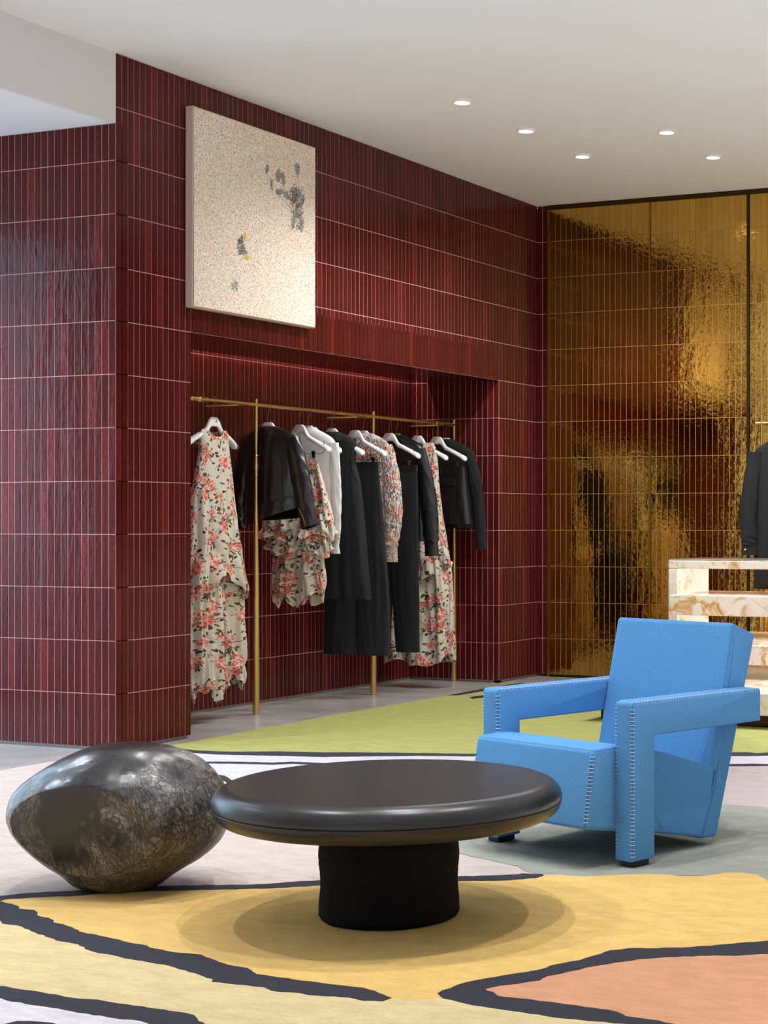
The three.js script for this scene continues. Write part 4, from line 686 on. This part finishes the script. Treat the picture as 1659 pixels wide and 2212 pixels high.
// 5 black sleeveless dress
hanger(-8.232, 0, 1.577, 'white hanger inside the long black sleeveless dress');
{
  const g = garment('black_dress', 'long black sleeveless dress with a turned collar next to the white shirt', 'dress', -8.232, 0, 0.59);
  g.add('body', C([[1.548, -0.065, 0.065, 0.036, 0], [1.53, -0.11, 0.11, 0.042, 0], [1.495, -0.155, 0.158, 0.045, 0.001], [1.45, -0.156, 0.16, 0.046, 0.001], [1.37, -0.152, 0.158, 0.05, 0.003], [1.27, -0.178, 0.186, 0.055, 0.005], [1.11, -0.195, 0.205, 0.06, 0.008], [0.924, -0.21, 0.226, 0.066, 0.011], [0.737, -0.222, 0.242, 0.072, 0.014], [0.593, -0.23, 0.252, 0.075, 0.016]], { s: 12.4, folds: 4, sq: 0.8 }), M.blackCloth);
  g.add('collar', C([[1.555, -0.048, 0.05, 0.036, 0], [1.54, -0.07, 0.075, 0.05, 0], [1.502, -0.098, 0.108, 0.06, 0.001]], { s: 6, folds: 2, rows: 10 }), M.blackCloth);
  g.add('hem_stitch', C([[0.602, -0.2305, 0.2525, 0.0757, 0.016], [0.599, -0.231, 0.253, 0.0762, 0.016]], { s: 12.4, folds: 4, sq: 0.8, rows: 2 }), M.charcoal);
  g.add('armhole_binding', seamLine([[0.152, 1.455, 0.012], [0.150, 1.40, 0.024], [0.160, 1.33, 0.028], [0.186, 1.268, 0.015]], 0.003), M.leather);
}
// 6 black wide trousers
hanger(-8.466, 0, 1.578, 'white clip hanger holding the black wide trousers in front of the knit', 1.385, 0.125);
function trousers(g, waist, legs, mat, s, band = mat) {
  g.add('hips', C(waist, { s, folds: 3, rows: 24 }), mat);
  for (const l of legs) g.add('leg', C(l, { s: s + l[0][1], folds: 3, rows: 40, seg: 72, sq: 0.9 }), mat);
  const [y, xl, xr, d] = waist[0];
  g.add('waistband', C([[y + 0.004, xl - 0.002, xr + 0.002, d + 0.004, 0], [y - 0.036, xl - 0.005, xr + 0.005, d + 0.007, 0.001]], { s, folds: 3, rows: 4 }), band);
}
{
  const g = garment('wide_trousers', 'black wide legged trousers in front of the multicoloured knit', 'trousers', -8.466, 0, 0.25, RAILX, 0.6);
  trousers(g, [[1.385, -0.155, 0.157, 0.02, 0.001], [1.30, -0.165, 0.167, 0.032, 0.003], [1.11, -0.18, 0.189, 0.045, 0.005], [0.98, -0.19, 0.2, 0.05, 0.006]],
    [[[1.10, -0.18, 0.03, 0.043, 0.005], [0.839, -0.198, 0.02, 0.05, 0.008], [0.567, -0.212, 0.012, 0.055, 0.010], [0.256, -0.222, 0.006, 0.058, 0.012]], [[1.10, -0.01, 0.189, 0.043, 0.005], [0.839, 0.0, 0.214, 0.05, 0.008], [0.567, 0.012, 0.234, 0.055, 0.010], [0.403, 0.015, 0.238, 0.056, 0.01], [0.256, 0.02, 0.228, 0.058, 0.012]]], M.charcoal, 13.1, M.blackCloth);
}
// 7 multicoloured sweater
hanger(-8.553, 0, 1.58, 'white hanger inside the multicoloured fuzzy knit');
{
  const g = garment('knit_sweater', 'fuzzy multicoloured speckled knit sweater on the rail', 'sweater', -8.553, 0, 0.79, RAILX, 0.6);
  g.add('body', C([[1.562, -0.055, 0.06, 0.05, 0], [1.54, -0.105, 0.11, 0.06, 0], [1.505, -0.16, 0.165, 0.064, 0.001], [1.45, -0.19, 0.195, 0.066, 0.001], [1.30, -0.185, 0.19, 0.066, 0.004], [1.11, -0.19, 0.195, 0.07, 0.006], [0.95, -0.19, 0.19, 0.07, 0.006]], { s: 14, folds: 4 }), M.sweater);
  const s1 = g.add('sleeve', sleeve([[0.155, 1.485, 0.048], [0.19, 1.30, 0.062], [0.206, 1.13, 0.070], [0.20, 0.99, 0.06], [0.192, 0.90, 0.05]], { s: 8, wrinkle: 0.006, z0: 0.01 }), M.sweater);
  g.add('sleeve', sleeve([[-0.155, 1.485, 0.048], [-0.19, 1.30, 0.062], [-0.206, 1.13, 0.070], [-0.195, 0.93, 0.055]], { s: 9, wrinkle: 0.006 }), M.sweater);
  g.add('cuff', sleeve([[0.192, 0.915, 0.047], [0.19, 0.86, 0.049], [0.189, 0.802, 0.051]], { s: 9, rows: 12, wrinkle: 0.003, z0: 0.01 }), M.sweater, s1);
  // loose mohair fibres
  const R = prng(44), fb = [], hair = new THREE.CylinderGeometry(0.00028, 0.00022, 0.016, 3);
  const src = s1.geometry.attributes, N = 900, inst = new THREE.InstancedMesh(hair, M.sweater, N), mm = new THREE.Matrix4(), qq = new THREE.Quaternion();
  for (let k = 0; k < N; k++) { const i = Math.floor(R() * src.position.count), nrm = V(src.normal.getX(i) + (R() - 0.5), src.normal.getY(i) + (R() - 0.5), src.normal.getZ(i) + (R() - 0.5)).normalize(); qq.setFromUnitVectors(V(0, 1, 0), nrm); mm.compose(V(src.position.getX(i), src.position.getY(i), src.position.getZ(i)).addScaledVector(nrm, 0.005), qq, V(1, 1, 1)); inst.setMatrixAt(k, mm); }
  inst.name = 'fuzz'; inst.userData = { kind: 'stuff' }; s1.add(inst);
}
// 8 second trousers
hanger(-8.833, 0, 1.579, 'white clip hanger with a brown clip holding the plain black trousers', 1.378, 0.14);
{
  const g = garment('black_trousers', 'plain black straight trousers right of the multicoloured knit', 'trousers', -8.833, 0, 0.24, RAILX, 0.6);
  trousers(g, [[1.378, -0.19, 0.197, 0.02, 0.002], [1.283, -0.196, 0.20, 0.034, 0.004], [1.114, -0.20, 0.203, 0.045, 0.005], [0.83, -0.203, 0.206, 0.05, 0.006]],
    [[[1.0, -0.2, 0.03, 0.043, 0.005], [0.7, -0.206, 0.025, 0.05, 0.008], [0.5, -0.208, 0.015, 0.052, 0.008], [0.248, -0.21, -0.01, 0.055, 0.008]], [[1.0, 0.0, 0.204, 0.043, 0.005], [0.7, 0.015, 0.208, 0.05, 0.008], [0.5, 0.028, 0.21, 0.052, 0.008], [0.248, 0.052, 0.212, 0.055, 0.008]]], M.blackCloth, 15.3, M.leather);
  g.add('pocket_flap', rbox(0.11, 0.016, 0.006, 0.002).translate(0.06, 1.25, 0.04), M.leather);
}
// 9 second leather jacket
hanger(-8.916, 0, 1.578, 'white hanger inside the black leather overshirt');
{
  const g = garment('leather_overshirt', 'black leather overshirt with a hanging sleeve left of the second floral dress', 'jacket', -8.916, 0, 0.82, RAILX, 0.65);
  g.add('body', C([[1.56, -0.055, 0.06, 0.05, 0], [1.538, -0.11, 0.115, 0.056, 0], [1.503, -0.165, 0.172, 0.06, 0.001], [1.45, -0.19, 0.195, 0.058, 0.001], [1.285, -0.195, 0.198, 0.056, 0.004], [1.058, -0.2, 0.204, 0.06, 0.008], [0.92, -0.205, 0.208, 0.06, 0.01]], { s: 16, folds: 4 }), M.leather);
  g.add('collar', C([[1.572, -0.05, 0.055, 0.036, 0], [1.55, -0.075, 0.085, 0.05, 0], [1.515, -0.1, 0.115, 0.058, 0]], { s: 6, folds: 2, rows: 10 }), M.leather);
  const s1 = g.add('sleeve', sleeve([[0.165, 1.48, 0.044], [0.205, 1.30, 0.055], [0.232, 1.13, 0.06], [0.246, 0.97, 0.052], [0.25, 0.89, 0.044]], { s: 10, z0: 0.012 }), M.leather);
  g.add('cuff', sleeve([[0.25, 0.90, 0.045], [0.252, 0.86, 0.046], [0.253, 0.83, 0.046]], { s: 3, rows: 8, z0: 0.012, wrinkle: 0.001 }), M.leather, s1);
  g.add('elbow_seam', seamLine([[0.175, 1.10, 0.035], [0.20, 1.105, 0.062], [0.24, 1.115, 0.066], [0.285, 1.125, 0.045]]), M.charcoal, s1);
  g.add('sleeve', sleeve([[-0.165, 1.48, 0.044], [-0.205, 1.30, 0.055], [-0.232, 1.13, 0.058], [-0.246, 0.84, 0.046]], { s: 12 }), M.leather);
}
// 10 second floral dress
hanger(-9.155, 0, 1.578, 'white hanger holding the second floral dress by its straps');
{
  const g = garment('floral_dress', 'long cream floral dress hanging by the third brass post', 'dress', -9.155, 0, 0.12);
  g.add('bodice', C([[1.53, -0.10, 0.11, 0.014, 0], [1.50, -0.115, 0.128, 0.026, 0], [1.435, -0.128, 0.143, 0.034, 0.001], [1.261, -0.14, 0.153, 0.042, 0.003], [1.087, -0.16, 0.174, 0.05, 0.006]], { s: 17, folds: 5, cut: (x, z, y, v) => v < 0.25 ? -0.06 * Math.max(0, 1 - Math.pow(x / 0.06, 2)) * (1 - v * 4) : 0 }), M.floral);
  g.add('skirt_tier', C([[1.1, -0.158, 0.172, 0.05, 0.006], [0.93, -0.19, 0.206, 0.06, 0.016], [0.82, -0.21, 0.228, 0.068, 0.022], [0.74, -0.222, 0.24, 0.072, 0.026]], { s: 18, folds: 7, hem: 0.06, hemN: 2 }), M.floral);
  g.add('skirt_panel', C([[0.95, -0.18, 0.196, 0.055, 0.010], [0.74, -0.21, 0.234, 0.06, 0.018], [0.537, -0.225, 0.252, 0.065, 0.022], [0.363, -0.235, 0.255, 0.065, 0.024], [0.17, -0.235, 0.248, 0.065, 0.026]], { s: 19, folds: 8, hem: 0.04, hemN: 3 }), M.floral);
}
// 11 leather shorts
hanger(-9.387, 0, 1.582, 'white clip hanger with a steel clip holding the leather shorts', 1.386, 0.15);
{
  const g = garment('leather_shorts', 'short black leather shorts with a flap pocket at the right end', 'shorts', -9.387, 0, 1.02, RAILX, 0.7);
  g.add('hips', C([[1.386, -0.195, 0.2, 0.022, 0.002], [1.324, -0.205, 0.211, 0.036, 0.004], [1.176, -0.225, 0.231, 0.055, 0.007], [1.023, -0.24, 0.252, 0.06, 0.01]], { s: 20, folds: 4 }), M.leather);
  g.add('waistband', C([[1.39, -0.197, 0.202, 0.026, 0.001], [1.345, -0.202, 0.208, 0.034, 0.002]], { s: 20, folds: 4, rows: 4 }), M.leather);
  g.add('flap_pocket', rbox(0.105, 0.05, 0.008, 0.003).rotateX(-0.1).translate(0.10, 1.29, 0.05), M.leather);
  for (const x of [0.04, 0.15]) g.add('belt_loop', rbox(0.009, 0.05, 0.006, 0.002).translate(x, 1.367, 0.036), M.leather);
}
// 12 black jacket at the far end
hanger(-9.495, 0, 1.579, 'white hanger inside the black shirt jacket at the right end');
{
  const g = garment('black_shirt_jacket', 'matt black shirt jacket hanging last at the right end of the rail', 'jacket', -9.495, 0, 0.86, RAILX, 0.7);
  g.add('body', C([[1.56, -0.055, 0.06, 0.046, 0], [1.538, -0.11, 0.118, 0.05, 0], [1.503, -0.165, 0.176, 0.052, 0.001], [1.45, -0.19, 0.2, 0.05, 0.001], [1.297, -0.2, 0.212, 0.05, 0.004], [1.148, -0.2, 0.212, 0.05, 0.006], [1.0, -0.2, 0.21, 0.05, 0.008]], { s: 21, folds: 4 }), M.blackCloth);
  g.add('collar', C([[1.57, -0.05, 0.055, 0.034, 0], [1.55, -0.075, 0.085, 0.046, 0], [1.512, -0.1, 0.12, 0.054, 0]], { s: 6, folds: 2, rows: 10 }), M.blackCloth);
  const s1 = g.add('sleeve', sleeve([[0.17, 1.482, 0.04], [0.222, 1.29, 0.046], [0.248, 1.11, 0.042], [0.265, 0.93, 0.037]], { s: 13, z0: 0.012 }), M.blackCloth);
  g.add('cuff', sleeve([[0.264, 0.94, 0.038], [0.267, 0.90, 0.0385], [0.27, 0.862, 0.0385]], { s: 3, rows: 8, z0: 0.012, wrinkle: 0.001 }), M.blackCloth, s1);
}
// ---------------------------------------------------------------- onyx shelf unit
{
  const XL = -3.966, XR = -2.25, zb = -9.62, o = thing('onyx_shelf_unit', 'stepped display unit of glowing amber veined onyx behind the armchair', 'display unit', [XL, 0, zb]);
  const slab = (name, x0, x1, y0, y1, z0, z1, mat, r = 0.006, parent = o) => { const g = rbox(x1 - x0, y1 - y0, z1 - z0, r); metreUV(g); const uv = g.attributes.uv; for (let i = 0; i < uv.count; i++) uv.setXY(i, uv.getX(i) + y0 * 2.3 + 0.31, uv.getY(i) + z1 + 0.2); g.translate((x0 + x1) / 2 - XL, (y0 + y1) / 2, (z0 + z1) / 2 - zb); return mesh(name, g, mat, parent); };
  slab('top_slab', XL, XR, 0.765, 0.812, zb, -9.126, M.onyx);
  slab('steel_top', XL + 0.003, XR, 0.8125, 0.819, zb, -9.129, M.steelTop, 0.002);
  slab('side_panel', XL, XL + 0.05, 0.08, 0.764, zb, -9.126, M.onyx);
  slab('light_panel', XL + 0.0505, XL + 0.058, 0.09, 0.762, zb + 0.004, -9.14, M.onyxLit, 0.002);
  slab('side_panel', XR - 0.05, XR, 0.08, 0.764, zb, -9.126, M.onyx);
  for (const [y0, y1, zf] of [[0.50, 0.619, -8.996], [0.268, 0.376, -8.535], [0.077, 0.19, -7.887]]) {
    const s = slab('shelf', XL + 0.066, XR - 0.06, y0, y1, zb + 0.02, zf, M.onyx, 0.008);
    const led = slab('light_strip', XL + 0.12, XR - 0.12, y0 - 0.008, y0 - 0.001, zb + 0.06, zb + 0.09, M.ledGlow, 0.002);
  }
  slab('plinth', XL + 0.12, XR - 0.12, 0.014, 0.0765, zb + 0.1, -7.97, M.bronze, 0.003);
  slab('light_strip', XL + 0.12, XR - 0.1, 0.756, 0.764, zb + 0.05, zb + 0.08, M.ledGlow, 0.002);
  for (const [y, z, i] of [[0.752, zb + 0.065, 3], [0.49, zb + 0.075, 3], [0.258, zb + 0.075, 3]]) { const l = new THREE.RectAreaLight(srgb(255, 226, 190), i, XR - XL - 0.24, 0.03); l.position.set((XL + XR) / 2, y, z); l.rotation.x = -Math.PI / 2; scene.add(l); }
}
// ---------------------------------------------------------------- rack and black shirt at the right edge
{
  const o = thing('clothes_rack', 'slim brass clothes rack in front of the gold wall at the right edge', 'clothes rack', [-3.631, 0, -9.80]);
  mesh('post', lathe([[0.001, 0], [0.018, 0], [0.0165, 0.5], [0.0125, 1.0], [0.009, 1.3], [0.0085, 1.69], [0.001, 1.692]], 24), M.brass, o);
  const p2 = mesh('post', lathe([[0.001, 0], [0.018, 0], [0.0165, 0.5], [0.0125, 1.0], [0.009, 1.3], [0.0085, 1.69], [0.001, 1.692]], 24), M.brass, o); p2.position.x = 1.3;
  mesh('rail', rod(V(-0.04, 1.645, 0), V(1.4, 1.645, 0), 0.0085), M.brass, o);
  for (const x of [0, 1.3]) mesh('wall_bracket', rod(V(x, 1.64, 0), V(x, 1.64, -0.331), 0.007), M.brass, o);
  mesh('display_arm', rod(V(0.171, 1.645, 0), V(0.171, 1.645, 0.15), 0.007), M.brass, o);
  const h = thing('clothes_hanger', 'white hanger inside the black shirt at the right edge', 'hanger', [-3.46, 1.42, -9.69], 0);
  const b = mesh('shoulder_bar', HBODY, M.hanger, h); b.position.y = 0.14; const k = mesh('hook', hookGeo(0.097), M.wire, h); k.position.y = 0.14;
  const g = garment('black_shirt', 'charcoal long sleeved shirt at the right edge in front of the gold wall', 'shirt', -9.69, 0, 0.62, -3.463, 0.6);
  g.add('body', C([[1.535, -0.07, 0.07, 0.034, 0], [1.50, -0.13, 0.13, 0.042, 0], [1.455, -0.175, 0.175, 0.046, 0.001], [1.30, -0.165, 0.165, 0.05, 0.004], [1.0, -0.17, 0.17, 0.055, 0.008], [0.63, -0.18, 0.18, 0.06, 0.012]], { s: 23, folds: 5 }), M.charcoal);
  g.add('collar', C([[1.56, -0.05, 0.05, 0.034, 0], [1.54, -0.075, 0.075, 0.046, 0], [1.505, -0.1, 0.1, 0.054, 0]], { s: 6, folds: 2, rows: 10 }), M.charcoal);
  for (const s of [-1, 1]) {
    const a = g.add('sleeve', sleeve([[s * 0.165, 1.462, 0.045], [s * 0.185, 1.30, 0.052], [s * 0.205, 1.10, 0.056], [s * 0.203, 0.95, 0.055], [s * 0.2, 0.895, 0.045]], { s: 14 + s, z0: 0.03, wrinkle: 0.006 }), M.charcoal);
    g.add('cuff', sleeve([[s * 0.2, 0.9, 0.053], [s * 0.2, 0.87, 0.054], [s * 0.2, 0.835, 0.054]], { s: 3, rows: 8, z0: 0.03, depth: 0.5, wrinkle: 0.001 }), M.charcoal, a);
    g.add('button', new THREE.CylinderGeometry(0.0055, 0.0055, 0.003, 16).rotateX(Math.PI / 2).translate(s * 0.222, 0.87, 0.06), M.hanger, a);
  }
}
renderer.render(scene, camera);
